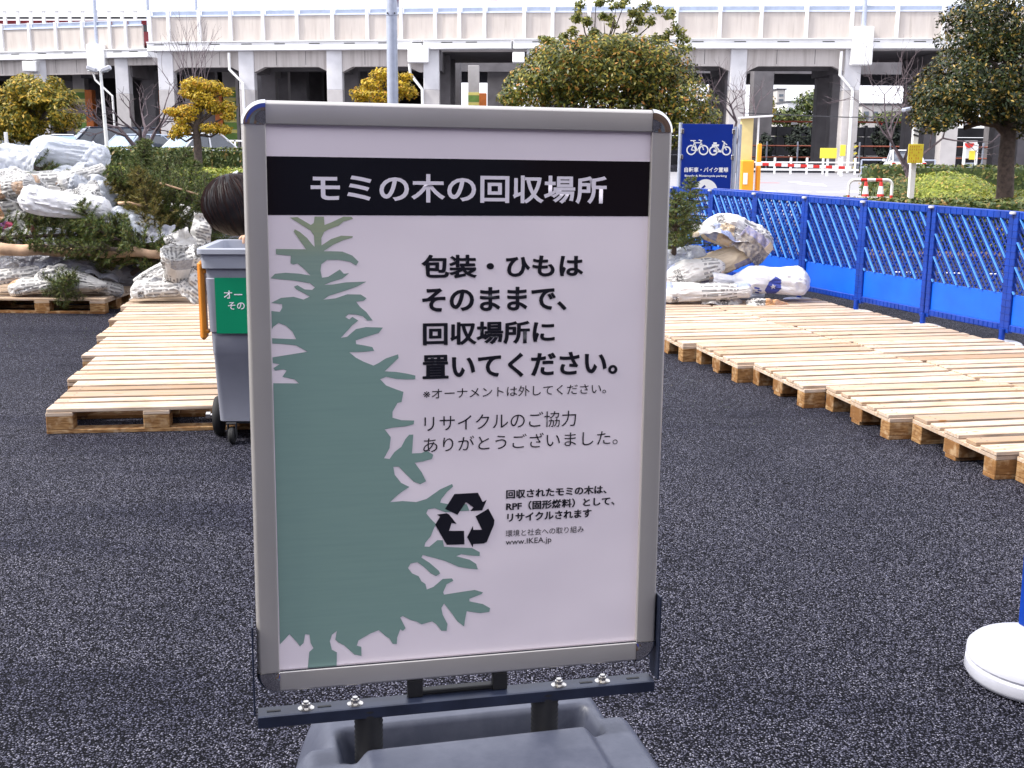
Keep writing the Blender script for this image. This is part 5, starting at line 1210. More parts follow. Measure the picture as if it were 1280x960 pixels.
for P, px, wd in [(RP, q, 1.05) for q in (207, 308, 418, 539, 668, 795, 923, 1066, 1193, 1320)] + [(LP_, q, 1.0) for q in (-860, -700, -540, -380, -230, -100, -20, 50, 152)]:
    A = path_pt(P, px); o = Matrix.Translation(A + Vector((0, -79, 0)))
    part('pier', MB().box((0, .55, (ZB + zt) / 2), (wd, .9, ZB - zt), .03, mat=o), 'pier_white', vd)
    part('pier_foot', MB().box((0, .55, zt / 2), (wd + .012, .912, zt), .02, mat=o), 'pier', vd)
    part('rear_pier', MB().box((.5, 5.3, ZB / 2), (wd, 1.0, ZB), .03, mat=o).box((.6, 9.6, ZB / 2), (wd, 1.0, ZB), .03, mat=o), 'conc_shaded', vd)
    part('cross_beam', MB().box((.2, 5.2, 7.15), (.9, 9.2, 1.3), mat=o), 'conc_shaded', vd)
for P, px, y0, y1, wd in ((LP_, 42, 77, 90, 1.1), (LP_, 125, 56, 90, 1.35), (RP, 524, 58, 79, 1.4), (RP, 1073, 34, 82, 1.25), (RP, 648, 66, 79, .8)):
    A = path_pt(P, px); a = at(px, y0, A.y).z; b = at(px, y1, A.y).z
    part('mast_bracket', MB().box((A.x, A.y - 79 - .25, (a + b) / 2), (wd, .8, a - b), .05), 'white', vd)
for P, px, wd, ytop in ((LP_, 124, .30, 62), (LP_, 187, .26, 30), (RP, 247, .22, 12), (RP, 1075, .34, 36)):
    A = path_pt(P, px); z0 = at(px, ytop, A.y).z
    m_ = thing('catenary_mast', 'grey catenary mast rising from the viaduct, ' + {124: 'leftmost, with a white bracket', 187: 'at the step of the parapet', 247: 'thin one beside the bare twigs', 1075: 'rightmost, above the white pier bracket'}[px], 'mast', (A.x, A.y + (.0 if px in (124, 1075) else .5), z0), 0, 'catenary masts')
    part('pole', MB().tube([(0, 0, 0), (0, 0, 7)], [wd / 2, wd / 2.4], 12), 'grey_metal', m_, 35)
    part('crossarm', MB().box((0, .9, 5.2), (.12, 2.4, .12)), 'grey_metal', m_)
def pipe(P, seq, r=.10):
    pts = []
    for x, y in seq:
        A = path_pt(P, x); pts.append((A.x, A.y - 79 - .12, at(x, y, A.y - .1).z))
    part('drain_pipe', MB().tube(pts, r, 8), 'white', vd, 35)
pipe(RP, [(1049, 64), (1049, 94), (1066, 113), (1066, 216)]); pipe(RP, [(288, 66), (288, 87), (304, 104), (305, 205)]); pipe(RP, [(512, 80), (513, 92), (528, 112), (529, 205)]); pipe(LP_, [(118, 92), (120, 100), (140, 120), (141, 205)], .08)
# hazard stripes on the pier corner
A = path_pt(RP, 1073)
for i in range(9):
    z = .15 + i * .22
    part('hazard_stripe', MB().box((A.x + .12, A.y - 79 + .06, z), (.22, .03, .11), rot=(0, radians(-25), 0)), 'yellow' if i % 2 else 'black', vd)
# painted rear piers
for px, D_, wd, ori in ((103, 97, .95, 1), (190, 97, .95, 1), (289, 92, 1.0, -1), (592, 98, .9, 1), (1176, 87, .95, -1), (435, 96, .95, 1)):
    A = at(px, 180, D_); tp = thing('painted_pier', {103: 'dark pier with green and yellow stripes behind the bronze tree', 190: 'pier with green and yellow stripes behind the bare tree', 289: 'striped pier beside the golden cloud pruned tree', 592: 'striped pier seen in the open bay above the poster stand', 1176: 'striped pier with orange flank left of the right evergreen', 435: 'striped pier hidden behind the poster stand'}[px], 'pier', (A.x, D_, 0), 0, 'striped piers under the viaduct')
    part('shaft', MB().box((0, .5, 4.0), (wd, 1.0, 8.0), .02), 'pier', tp)
    for i in range(7):
        part('stripe', MB().box((0, -.012, .55 + i * .80), (wd + .01, .03, .50)), 'stripe_green', tp); part('stripe', MB().box((0, -.012, .94 + i * .80), (wd + .01, .03, .24)), 'stripe_yellow', tp)
    part('orange_flank', MB().box((ori * (wd / 2 + .32), .3, 2.9), (.58, .9, 5.8), .02), 'orange_brown', tp)
# more piers of the second row
rv = thing('rear_viaduct', 'dark second viaduct standing behind the pale railway viaduct', 'viaduct', (0, 104, 0))
part('deck', MB().box((0, 12, 8.9), (170, 26, 1.4)), 'conc_shaded', rv)
part('rear_edge', MB().box((0, -2.4, 8.3), (170, .8, 1.2)), 'conc_shaded', rv)
for px, dd, wd in ((30, 100, 1.6), (175, 112, 1.6), (330, 100, 1.5), (372, 106, 2.0), (395, 112, 1.5), (566, 96, 1.35), (625, 104, 2.2), (700, 104, 2), (800, 104, 2), (900, 108, 2), (950, 100, 1.7), (1053, 112, 1.5), (1250, 100, 2), (1330, 100, 2), (460, 104, 2)):
    A = at(px, 150, dd); part('rear_pier', MB().box((A.x, dd - 104, 4.15), (wd, 1.5, 8.3), .05), 'conc_shaded', rv)
# dark shops / station front under the left part
for i, (a, b, dd, lab) in enumerate(((-900, 158, 122, 'dark station wall under the viaduct at the far left'), (196, 545, 122, 'dark station wall under the viaduct behind the golden trees'))):
    A, B = at(a, 150, dd), at(b, 150, dd); bt = thing('station_wall', lab, 'building', ((A.x + B.x) / 2, dd, 0)); wd = B.x - A.x
    part('wall', MB().box((0, 2, 4.1), (wd, 4, 8.2)), 'building_dark', bt)
    n = int(wd / 4)
    for k in range(n): part('shop_window', MB().box((-wd / 2 + 2 + k * 4, -.03, 3.9 + (k % 3) * .5), (2.4, .1, 1.1), .02), 'window' if k % 3 else 'building', bt)
A = at(172, 120, 150); wb = thing('white_building', 'white building with red lettering band seen through the bare tree', 'building', (A.x, 150, 0))
part('wall', MB().box((0, 3, 4.5), (5, 6, 9)), 'white', wb); part('red_band', MB().box((-.6, -.04, 6.6), (3.0, .1, .7)), 'red', wb); part('window', MB().box((.5, -.04, 4.9), (2.4, .1, .8)), 'window', wb)
# noise wall on the right
rw = thing('noise_wall', 'dark panelled noise wall with rusty top rail far behind the gate', 'wall', (22, 108, 0))
for i in range(22):
    x = -20 + i * 4.0
    for j in range(4): part('wall_board', MB().box((x, 0, .45 + j * .86), (3.9, .2, .82), .02), 'wall_grey', rw)
    part('wall_post', MB().box((x - 2, -.1, 1.8), (.2, .3, 3.6)), 'dark_metal', rw)
part('top_rail', MB().tube([(-22, -.2, 3.9), (70, -.2, 3.9)], .09, 6), 'rust_rail', rw)
for i in range(30): part('rail_stub', MB().box((-20 + i * 2.6, -.2, 3.74), (.5, .12, .22)), 'white' if i % 2 else 'red', rw)
# station canopy and train on the left part
cn = thing('station_canopy', 'white station roof with thin ribs rising behind the parapet at the top left', 'roof', (0, 98, 0))
A, B = at(-150, 30, 98), at(470, 14, 95); mbr = MB()
za, zb_ = at(-150, 26, 98).z - .2, at(-150, 26, 98).z
ev = [(A.x, A.y - 98, 11.75), (B.x, B.y - 98, 11.75), (B.x, B.y - 98 + 9, 14.4), (A.x, A.y - 98 + 9, 14.4)]
mbr.add(ev + [(x, y, z + .12) for x, y, z in ev], [(0, 3, 2, 1), (4, 5, 6, 7), (0, 1, 5, 4), (1, 2, 6, 5), (2, 3, 7, 6), (3, 0, 4, 7)]); part('roof_sheet', mbr, 'roof_white', cn)
nseg = 38
for i in range(nseg):
    u = i / nseg; x = A.x + (B.x - A.x) * u; y = A.y + (B.y - A.y) * u - 98
    part('rib', MB().tube([(x, y, 11.90), (x + 1.6, y + 8.8, 14.54)], .026, 4), 'grey_metal', cn)
    if i < 25: part('eave_post', MB().box((x, y - .4, 11.05), (.26, .2, 1.6), .02).box((x, y - .42, 11.9), (.50, .24, .10)), 'white', cn)
part('ridge_line', MB().tube([(A.x, A.y - 98 + 8.9, 14.56), (B.x, B.y - 98 + 8.9, 14.56)], .05, 4), 'grey_metal', cn)
part('painted_eave_shadow', MB().box(((A.x + B.x) / 2 - 6, -.6, 11.42), (B.x - A.x - 14, .1, .16), rot=(0, 0, atan2(B.y - A.y, B.x - A.x))), 'dark_metal', cn)  # dark strip standing in for the shadow line under the eave
trn = thing('train', 'red commuter train half hidden behind the parapet at the top left', 'train', (-28, 101.6, 0), radians(-4))
tl = MB(); tl.box((-16, 0, 10.6), (40, 2.8, 2.0), .2); part('carriage', tl, 'coral', trn)
for i in range(16): part('window', MB().box((-34 + i * 2.4, -1.42, 10.95), (1.5, .06, .55), .02), 'window' if i % 3 else 'cream', trn)
A = at(550, -8, 112); rs_ = thing('red_signboard', 'pinkish red roof band at the top edge above the poster stand', 'roof', (A.x, 112, A.z)); part('band', MB().box((0, 0, .30), (10.6, .5, 1.7), .02), 'coral', rs_); part('stay', MB().box((-4, .6, -3), (.3, .3, 8)), 'grey_metal', rs_)
# far buildings, trees under the right bays
def far_building(label, px0, px1, ytop, dep, mt, rows, cols, wm='window'):
    A, B = at(px0, ytop, dep), at(px1, ytop, dep); H = A.z; wd = B.x - A.x
    t = thing('far_building', label, 'building', ((A.x + B.x) / 2, dep, 0)); part('wall', MB().box((0, 5, H / 2), (wd, 10, H)), mt, t); part('roof_edge', MB().box((0, 5, H + .15), (wd + .6, 10.6, .3)), 'dark_metal', t)
    for r_ in range(rows):
        for c_ in range(cols): part('window', MB().box((-wd / 2 + wd * (c_ + .5) / cols, -.05, H * (.35 + .6 * (r_ + .5) / rows)), (wd / cols * .55, .12, H * .6 / rows * .5)), wm, t)
    return t
far_building('slender white apartment tower with balconies at the left of the right bay', 972, 982, 112, 300, 'building', 8, 1)
far_building('low pale house roofs beside the slender tower', 984, 1003, 128, 260, 'white', 3, 2)
far_building('pale grey house behind the far tree', 1046, 1060, 124, 230, 'building', 2, 2)
far_building('long low white hall with dark roof right of the pier', 1078, 1190, 131, 210, 'building', 2, 10)
far_building('pale sheds seen below the far tree', 1002, 1034, 146, 170, 'building', 1, 4)
random.seed(61)
for px, py, rx, rz, dd, mt, n, lab in ((1022, 128, 30, 16, 150, 'tree_far', 1500, 'round green tree above the noise wall in the right bay'), (985, 146, 26, 12, 145, 'tree_far', 900, 'low green tree left of the round one'),
        (956, 135, 14, 18, 140, 'leaf_brown', 600, 'bronze tree at the left pier of the right bay'), (1130, 148, 40, 12, 150, 'tree_far', 1200, 'dark green tree row right of the pipe'), (1060, 150, 24, 14, 146, 'tree_far', 800, 'green tree behind the pier with the pipe')):
    A = at(px, py, dd); trunk_tree('far_tree', lab, 'tree', (A.x, dd, 0), [([(0, 0, 0), (0, 0, A.z * .8)], [.3, .15])], [((0, 0, A.z), (rx / FPX * dd, 2.2, rz / FPX * dd), n), ((0, 0, A.z * .6), (rx / FPX * dd * .8, 2, A.z * .4), n // 2)], mt, .28, shell=.3)
for px, w_, ytop, lab in ((1003, 22, 158, 'dark round conifer against the noise wall, in the wide bay'), (1112, 20, 150, 'dark round conifer against the noise wall, right of the pipe'), (1040, 8, 166, 'small dark conifer next to the yellow boards'), (880, 20, 120, 'dark bush between the centre evergreen and the pier'), (958, 8, 166, 'small dark shrub behind the amber gate post')):
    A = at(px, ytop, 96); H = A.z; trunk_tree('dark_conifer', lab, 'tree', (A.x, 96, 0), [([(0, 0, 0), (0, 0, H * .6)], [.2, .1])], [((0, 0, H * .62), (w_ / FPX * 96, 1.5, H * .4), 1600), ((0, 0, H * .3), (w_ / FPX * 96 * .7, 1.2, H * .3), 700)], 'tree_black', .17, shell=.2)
# railings by the gate
rl = thing('railing', 'rust coloured pipe railing with pale posts behind the barrier', 'railing', (at(1000, 190, 92).x, 92, 0))
for z in (1.72, .85): part('rail', MB().tube([(-5, 0, z), (26, 0, z)], .06, 6), 'rust_rail', rl)
for i in range(13): part('post', MB().tube([(-5 + i * 2.4, 0, 0), (-5 + i * 2.4, 0, 2.05)], .07, 6), 'grey_metal', rl)
rl = thing('railing', 'low white rail fence with short posts behind the barrier boom', 'railing', (at(1000, 205, 72).x, 72, 0))
for z in (.28,): part('rail', MB().box((-.0, 0, z), (7.2, .1, .12), .01), 'white', rl)
part('rail', MB().box((0, 0, .72), (7.2, .08, .08), .01), 'white', rl)
for i in range(8): part('post', MB().box((-3.5 + i * .98, 0, .5), (.12, .12, 1.0), .01), 'white', rl)
for px, y0, y1, x0, x1, lab in ((1035, 185, 198, 1025, 1045, 'square yellow notice board on a white post under the viaduct'), (1053, 181, 195, 1050, 1056, 'narrow yellow notice board beside the pier')):
    dd = 68; A = at(px, y1, dd); a = at(x0, y0, dd); b = at(x1, y1, dd); yb = thing('notice_board', lab, 'notice board', (A.x, dd, 0))
    part('post', MB().box((0, .05, A.z / 2 + .2), (.13, .08, A.z + .4)), 'white', yb); part('board', MB().box((0, -.02, (a.z + b.z) / 2), (b.x - a.x, .05, a.z - b.z), .01), 'yellow', yb)
gr = thing('guard_rail', 'grey pipe guard rail left of the white parked car', 'railing', (at(1095, 200, 66).x, 66, 0))
for z in (.55, .95): part('rail', MB().tube([(-.8, 0, z), (.8, 0, z)], .04, 6), 'grey_metal', gr)
for x in (-.8, .8): part('post', MB().tube([(x, 0, 0), (x, 0, .95)], .045, 6), 'grey_metal', gr)
gr = thing('guard_rail', 'grey pipe guard rail right of the white parked car', 'railing', (at(1158, 200, 66).x, 66, 0))
for z in (.55, .95): part('rail', MB().tube([(-.9, 0, z), (.5, 0, z)], .04, 6), 'grey_metal', gr)
for x in (-.9, .5): part('post', MB().tube([(x, 0, 0), (x, 0, .95)], .045, 6), 'grey_metal', gr)
# barrier
A = at(937, 204, 34); bg_ = thing('barrier_machine', 'amber barrier machine with tall cream panel behind the parking sign', 'barrier machine', (A.x, 34, 0))
H = at(935, 147, 34).z
part('cream_panel', MB().box((-.11, .10, H / 2 + .25), (.36, .12, H - .5), .02), 'cream', bg_); part('cap', MB().box((.12, .05, H + .02), (.95, .3, .05), .01, rot=(0, radians(-4), 0)), 'white', bg_)
part('amber_cabinet', MB().box((-.10, -.12, .62), (.36, .34, 1.24), .03), 'amber', bg_); part('amber_post', MB().box((.26, .0, .85), (.12, .14, 1.7), .02), 'amber', bg_); part('white_stay', MB().box((.21, .04, H / 2), (.05, .05, H)), 'white', bg_)
part('white_notice', MB().box((-.16, -.297, .72), (.12, .012, .32)), 'white', bg_)
bo = thing('barrier_boom', 'red and white barrier boom lowered across the driveway', 'barrier', (at(945, 205, 33.6).x, 33.6, at(945, 205, 33.6).z), radians(0))
Lb = at(1064, 209, 33.6).x - at(945, 205, 33.6).x; n = 15
for i in range(n): part('boom_band', MB().box((Lb * (i + .5) / n, 0, -.0065 * i), (Lb / n - .002, .04, .085 if i % 2 else .095), .006), 'white' if i % 2 == 0 else 'red', bo)
# hoop barrier and cones
A = at(1088, 233, 25); hp = thing('hoop_barrier', 'white hoop barrier with red bands behind the blue fence', 'barrier', (A.x, 25, 0)); hw = .46; zt_ = at(1088, 225, 25).z
def seg(p, m_): part('tube_' + ('red' if m_ == 'red' else 'white'), MB().tube(p, .034, 8, caps=False), m_, hp, True)
arc = lambda s: [(s * (hw - .12 + .12 * sin(a)), 0, zt_ - .12 + .12 * cos(a)) for a in [pi / 2 * i / 6 for i in range(7)]]
seg([(-hw, 0, 0), (-hw, 0, .45)], 'white'); seg([(-hw, 0, .45), (-hw, 0, .62)], 'red'); seg([(-hw, 0, .62)] + arc(-1)[::-1], 'white'); seg([(-hw + .12, 0, zt_), (-.22, 0, zt_)], 'white')
seg([(-.22, 0, zt_), (-.08, 0, zt_)], 'red'); seg([(-.08, 0, zt_), (.10, 0, zt_)], 'white'); seg([(.10, 0, zt_), (.24, 0, zt_)], 'red'); seg([(.24, 0, zt_)] + arc(1), 'white'); seg([(hw, 0, zt_ - .12), (hw, 0, .62)], 'white'); seg([(hw, 0, .62), (hw, 0, .45)], 'red'); seg([(hw, 0, .45), (hw, 0, 0)], 'white')
part('cross_board', MB().box((0, .0, .56), (2 * hw - .07, .03, .05), .006), 'white', hp)
for px, lab in ((1083, 'red and white traffic cone seen through the hoop, left one'), (1102, 'red and white traffic cone seen through the hoop, right one')):
    A = at(px, 223, 27); cz = A.z; cn_ = thing('traffic_cone', lab, 'traffic cone', (A.x, 27, 0), 0, 'traffic cones'); k_ = 5
    for i in range(k_): part('cone_band', MB().lathe([(.15 - .13 * i / k_, .04 + (cz - .04) * i / k_), (.15 - .13 * (i + 1) / k_, .04 + (cz - .04) * (i + 1) / k_)], 16), 'red' if i % 2 == 0 else 'white', cn_, True)
    part('foot', MB().box((0, 0, .02), (.38, .38, .04), .01), 'red', cn_)
# yellow notice on white post with camera
A = at(1139, 243, 24); yp = thing('notice_post', 'white post with yellow written notice and a small camera, by the clipped mounds', 'notice post', (A.x, 24, 0)); zt_ = at(1139, 140, 24).z
part('post', MB().box((0, .03, zt_ / 2), (.115, .10, zt_), .012), 'white', yp)
for i in range(5): part('worn_band', MB().box((.0, -.022, zt_ - .10 - i * .09), (.119, .006, .035), rot=(0, radians(18), 0)), 'dark_metal', yp)
a = at(1135, 180, 24); b = at(1152, 204, 24)
bd = part('yellow_notice', MB().box(((a.x + b.x) / 2 - A.x, -.045, (a.z + b.z) / 2), (b.x - a.x, .02, a.z - b.z), .004), 'yellow', yp)
random.seed(3)
for i in range(6):
    x = a.x - A.x + .03 + i * .045
    for j in range(6):
        if random.random() < .8: part('ink_stroke', MB().box((x, -.0565, a.z - .05 - j * .058), (.012, .002, rnd(.02, .045))), 'orange_brown', bd)
part('camera_arm', MB().box((-.10, .0, zt_ - .01), (.22, .05, .03)), 'grey_metal', yp); part('camera_body', MB().box((-.20, -.02, zt_ + .05), (.20, .22, .08), .02, rot=(0, radians(-10), 0)), 'grey_metal', yp)
# no entry board
A = at(1208, 228, 44); ne = thing('warning_sign', 'white framed board with red round sign and yellow notice behind the mounds', 'sign', (A.x, 44, 0)); z = lambda y: at(1208, y, 44).z
part('frame_post', MB().box((-.17, 0, z(176) / 2), (.09, .06, z(176))), 'white', ne); part('frame_post', MB().box((.28, 0, z(180) / 2), (.09, .06, z(180))), 'white', ne)
part('back_board', MB().box((.05, .04, (z(176) + z(198)) / 2), (.5, .03, z(176) - z(198)), .005), 'white', ne)
part('red_sign', MB().lathe([(0, .01), (.17, .01), (.175, -.01)], 24, mat=Matrix.Translation((-.02, -.05, z(179))) @ Matrix.Rotation(pi / 2, 4, 'X'), a0=pi, a1=2 * pi), 'red', ne)
part('yellow_notice', MB().box((.17, .01, z(194)), (.30, .03, .32), .004), 'yellow', ne); part('grey_panel', MB().box((.05, .03, z(212)), (.36, .03, .5)), 'grey_metal', ne)

# ------------------------------------------------------------------ parking sign
A = at(885, 155, 20); ps_ = thing('parking_sign', 'blue bicycle and motorcycle parking sign with white pictograms between grey posts', 'sign', (A.x, 20, 0), radians(3)); zs = A.z
PX = 20 / FPX
part('board', MB().box((0, 0, zs - .74), (.86, .02, 1.48), .003), 'sign_blue', ps_)
bd = ps_.children[0]
for x, h in ((-.455, zs + .02), (.475, zs - .04), (.555, zs - .0)): part('post', MB().tube([(x, .03, 0), (x, .03, h)], .032, 12), 'grey_metal', ps_, 35)
for x in (-.43, .44):
    for z in (zs - .12, zs - .55): part('clamp', MB().box((x, .005, z), (.05, .05, .08), .006), 'steel', ps_)
def ring(cx, cz, r, w_, y=-.0125, n=22):
    mb = MB(); vs = []
    for i in range(n):
        a = 2 * pi * i / n; vs += [(cx + cos(a) * r, y, cz + sin(a) * r), (cx + cos(a) * (r - w_), y, cz + sin(a) * (r - w_))]
    return mb.add(vs, [(2 * i, 2 * ((i + 1) % n), 2 * ((i + 1) % n) + 1, 2 * i + 1) for i in range(n)])
def bar(mb, a, b, w_, y=-.0125):
    d = Vector((b[0] - a[0], 0, b[1] - a[1])); nn = Vector((-d.z, 0, d.x)).normalized() * w_ / 2; A_, B_ = Vector((a[0], y, a[1])), Vector((b[0], y, b[1])); mb.add([A_ - nn, B_ - nn, B_ + nn, A_ + nn], [(0, 1, 2, 3)]); return mb
zc = zs - .43
def picto(name, mb): part(name, mb, 'white', bd)
picto('bicycle_wheel', ring(-.27, zc, .085, .022)); picto('bicycle_wheel', ring(-.06, zc, .085, .022))
bf = MB()
for a, b in (((-.27, 0), (-.17, -.01)), ((-.17, -.01), (-.10, .12)), ((-.10, .12), (-.22, .12)), ((-.22, .12), (-.27, 0)), ((-.22, .12), (-.17, -.01)), ((-.06, 0), (-.12, .16)), ((-.22, .12), (-.24, .15)), ((-.29, .155), (-.20, .155)), ((-.15, .165), (-.09, .155))): bar(bf, (a[0], zc + a[1]), (b[0], zc + b[1]), .016)
picto('bicycle_frame', bf)
picto('motorcycle_wheel', ring(.11, zc - .01, .078, .024)); picto('motorcycle_wheel', ring(.33, zc - .01, .078, .024))
bf = MB()
for a, b, w_ in (((.11, -.01), (.25, -.02), .035), ((.25, -.02), (.29, .12), .022), ((.33, 0), (.28, .10), .016), ((.08, .08), (.20, .08), .032), ((.10, .115), (.16, .115), .03), ((.25, .15), (.30, .125), .016), ((.30, .11), (.34, .09), .016), ((.14, .06), (.19, -.01), .05)): bar(bf, (a[0], zc + a[1]), (b[0], zc + b[1]), w_)
picto('motorcycle_body', bf)
text_mesh('自転車・バイク置場', -.375, zs - .80, .375, zs - .715, 'white', bd, y=-.0125, bold=.02)
text_mesh('Bicycle & Motorcycle parking', -.365, zs - .885, .355, zs - .84, 'white', bd, y=-.0125, bold=.02)
part('arrow_disc', MB().add([(0, -.0125, zs - 1.12)] + [(.205 * cos(2 * pi * i / 40), -.0125, zs - 1.12 + .205 * sin(2 * pi * i / 40)) for i in range(40)], [(0, i + 1, (i + 1) % 40 + 1) for i in range(40)]), 'white', bd)
af = MB()
for a, b in (((-.13, -.02), (-.01, .10)), ((-.13, -.02), (-.01, -.14)), ((-.13, -.02), (.14, -.02))): bar(af, (a[0], zs - 1.12 + a[1]), (b[0], zs - 1.12 + b[1]), .034, -.0145)
part('arrow', af, 'sign_blue', bd)
# lamp post, left pole
A = at(492, 200, 20); lp = thing('lamp_post', 'thick grey steel post rising behind the poster stand out of the picture', 'post', (A.x, 20, 0))
part('shaft', MB().tube([(0, 0, 0), (0, 0, 9)], [.095, .082], 20), 'grey_metal', lp, 35); zq = at(492, 17, 20).z
part('collar', MB().lathe([(.088, -.03), (.098, -.03), (.098, .03), (.088, .03)], 20, mat=Matrix.Translation((0, 0, zq))), 'grey_metal', lp, 35)
for s in (-1, 1): part('screw', MB().box((s * .06, -.085, zq), (.02, .03, .02)), 'dark_metal', lp)
A = at(136, 200, 42); lp = thing('flood_light_pole', 'slim white pole with floodlights beside the bare tree at the left', 'light pole', (A.x, 42, 0)); zt_ = at(133, 88, 42).z
part('shaft', MB().tube([(0, 0, 0), (-.05, 0, zt_ * .5), (-.10, 0, zt_)], [.075, .065, .05], 10), 'white', lp, 35)
for dx in (-.28, .22): part('floodlight', MB().box((dx - .1, -.05, zt_ + .05), (.34, .2, .16), .03, rot=(0, radians(20 if dx < 0 else -20), 0)), 'white_pl', lp)
A = at(9, 190, 40); lp = thing('marker_post', 'short white post above the hedge at the left edge', 'post', (A.x, 40, 0)); part('shaft', MB().box((0, 0, .95), (.10, .10, 1.95), .01), 'white', lp)

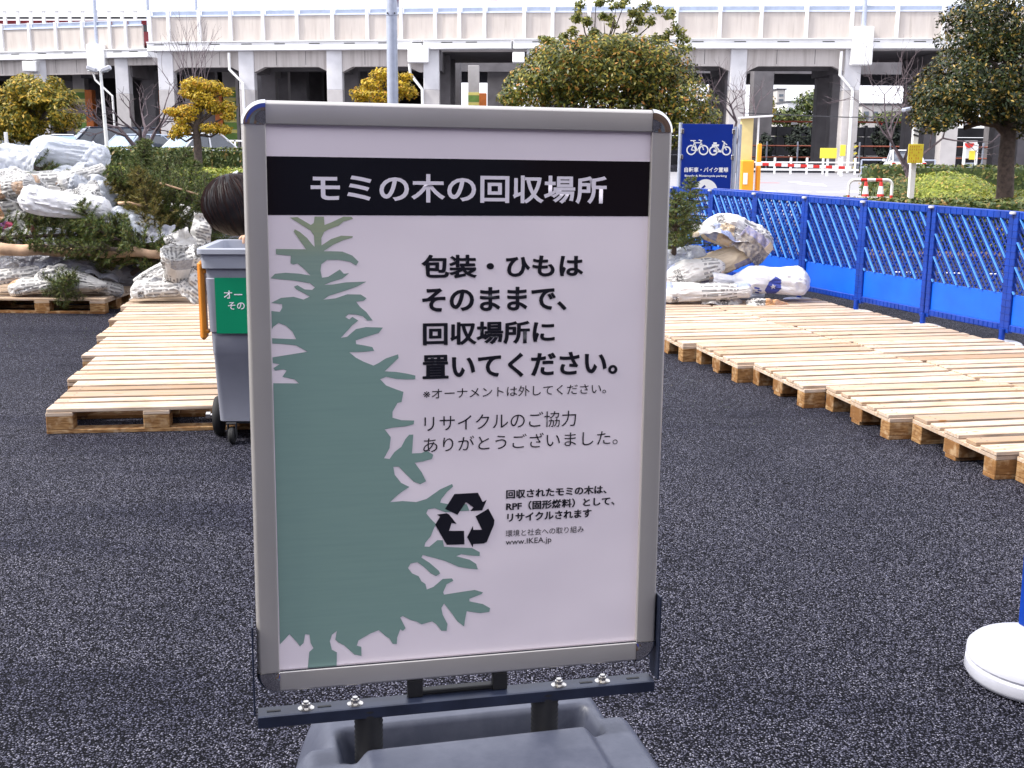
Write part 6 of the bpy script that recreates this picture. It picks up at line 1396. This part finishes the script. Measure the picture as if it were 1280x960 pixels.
# ------------------------------------------------------------------ cars
def car(label, x, y, yaw, body, L_=4.3, W=1.70, H=1.46, kind='sedan', glass='car_glass_pale', z=.42):
    t = thing('parked_car', label, 'car', (x, y, z), radians(yaw), 'parked cars')        # nose towards local -Y
    if kind == 'van': prof = [(-L_ / 2, .30), (-L_ / 2, .80), (-L_ / 2 + .25, 1.0), (-L_ / 2 + .85, 1.08), (L_ / 2 - .1, 1.05), (L_ / 2, .90), (L_ / 2, .30)]; roof = [(-L_ / 2 + .75, 1.06), (-L_ / 2 + 1.45, H - .04), (-L_ / 2 + 2.0, H), (L_ / 2 - .35, H - .02), (L_ / 2 - .08, 1.04)]
    else: prof = [(-L_ / 2, .28), (-L_ / 2 - .02, .58), (-L_ / 2 + .20, .76), (-L_ / 2 + 1.1, .92), (L_ / 2 - .5, .95), (L_ / 2 - .05, .86), (L_ / 2, .60), (L_ / 2, .28)]; roof = [(-L_ / 2 + 1.0, .91), (-L_ / 2 + 1.75, H - .05), (-L_ / 2 + 2.3, H), (L_ / 2 - 1.3, H - .03), (L_ / 2 - .45, .94)]
    def loft(pts, ws):
        vs = []; n = len(pts); st = (-1, -.92, -.6, 0, .6, .92, 1)
        mb = MB()
        for s in st:
            for (yy, zz), w_ in zip(pts, ws):
                k_ = (1 - .05 * max(0, abs(s) - .6) / .4); vs.append((s * w_ / 2, yy * (1 - .03 * s * s), zz * (1 - .02 * (abs(s) > .95))))
        m_ = len(st)
        mb.add(vs, [(i * n + j, i * n + j + 1, (i + 1) * n + j + 1, (i + 1) * n + j) for i in range(m_ - 1) for j in range(n - 1)] + [tuple(range(n)), tuple((m_ - 1) * n + j for j in range(n - 1, -1, -1))] + [tuple([i * n for i in range(m_)] + [])[:0] or (0, (m_ - 1) * n, m_ * n - 1, n - 1)])
        return mb
    part('body', loft(prof, [W * k_ for k_ in ([.86, .94] + [1] * (len(prof) - 4) + [.94, .88])]), body, t, 40)
    n = len(roof); ws = [W * .90, W * .78, W * .76, W * .76, W * .86]
    gl = loft(roof, ws); part('glasshouse', gl, 'car_glass', t, 40)
    w0, w1 = ws[0] * .47, ws[1] * .46; (ya, za), (yb, zb2) = roof[0], roof[1]; e = .012
    part('windscreen', MB().add([(-w0, ya - e - .03, za + .02), (w0, ya - e - .03, za + .02), (w1, yb - e - .03, zb2), (-w1, yb - e - .03, zb2)], [(0, 1, 2, 3)]), glass, t)
    rf = MB(); r0, r1 = roof[1], roof[3]
    rf.box((0, (r0[0] + r1[0]) / 2 + .05, H - .0), (W * .74, r1[0] - r0[0] - .02, .06), .025); part('roof', rf, body, t, 30)
    for s in (-1, 1):
        pl_ = MB()
        for (a, b, wa, wb) in ((roof[0], roof[1], ws[0], ws[1]), (roof[4], roof[3], ws[4], ws[3])): pl_.tube([(s * wa / 2, a[0], a[1]), (s * wb / 2, b[0], b[1] + .02)], .035, 6)
        ym = (roof[1][0] + roof[3][0]) / 2; pl_.tube([(s * W * .455, ym, .95), (s * W * .385, ym, H - .02)], .035, 6)
        part('pillars', pl_, body, t)
        part('mirror', MB().box((s * (W / 2 + .06), roof[0][0] + .35, 1.0), (.16, .10, .13), .03), body, t)
        part('headlight', MB().box((s * W * .36, -L_ / 2 + .06, .68), (.30, .14, .14), .03), 'glass_blue', t); part('tail_lamp', MB().box((s * W * .42, L_ / 2 - .04, .80), (.18, .10, .24), .02), 'lamp_red', t)
        for yy in (-L_ * .31, L_ * .30):
            wh = part('wheel', MB().lathe([(.18, -.10), (.29, -.10), (.31, -.06), (.31, .06), (.29, .10), (.18, .10)], 20, mat=Matrix.Translation((s * (W / 2 - .10), yy, .31)) @ Matrix.Rotation(pi / 2, 4, 'Y')), 'tyre', t, 35)
            part('rim', MB().lathe([(0, .09), (.19, .10), (.19, -.10), (0, -.09)], 16, mat=Matrix.Translation((s * (W / 2 - .10), yy, .31)) @ Matrix.Rotation(pi / 2, 4, 'Y')), 'steel', wh, 35)
    part('number_plate', MB().box((0, -L_ / 2 - .03, .48), (.34, .03, .17), .005), 'white', t); part('number_plate', MB().box((0, L_ / 2 + .01, .66), (.34, .03, .17), .005), 'white', t)
    return t
def cx_(px, y): return at(px, 175, y).x
car('dark minivan with pale windscreen parked left of the slim white pole', cx_(134, 51), 51, -62, 'car_dark', 4.6, 1.75, 1.82, 'van')
car('pale blue hatchback parked right of the slim white pole', cx_(166, 49), 49.3, -30, 'car_silver', H=1.52)
car('light blue car half hidden behind the upright fir', cx_(198, 51), 51, -30, 'car_silver', H=1.50)
car('white hatchback parked behind the golden cloud pruned tree', cx_(243, 49), 49, -38, 'car_white', H=1.58)
car('dark car at the left picture edge behind the hedge', cx_(-2, 50), 50, 15, 'car_dark')
car('white car with dark windscreen left of the bronze tree trunk', cx_(24, 49), 49, 14, 'car_white', glass='car_glass', H=1.48)
car('white car right of the bronze tree trunk', cx_(72, 51), 51, 30, 'car_white', H=1.5)
car('white hatchback seen from behind beside the yellow notice post', at(1130, 205, 60).x, 60, 168, 'car_white', glass='car_glass', z=.0, H=1.5)
rl = thing('railing', 'thin white railing behind the golden cloud pruned tree', 'railing', (at(270, 180, 62).x, 62, .3)); part('rail', MB().box((0, 0, 1.45), (7, .06, .08)), 'white', rl)
for i in range(4): part('post', MB().box((-3.2 + i * 2.1, 0, .75), (.08, .06, 1.5)), 'white', rl)

cb = thing('overhead_cable', 'thin dark cable strung below the viaduct across the right bays', 'cable', (0, 60, 0))
p0, p1 = at(925, 141, 60), at(1190, 146, 60)
part('strand', MB().tube([p0 - Vector((0, 60, 0)), (p0 + p1) / 2 - Vector((0, 60, .12)), p1 - Vector((0, 60, 0))], .035, 4), 'dark_metal', cb)
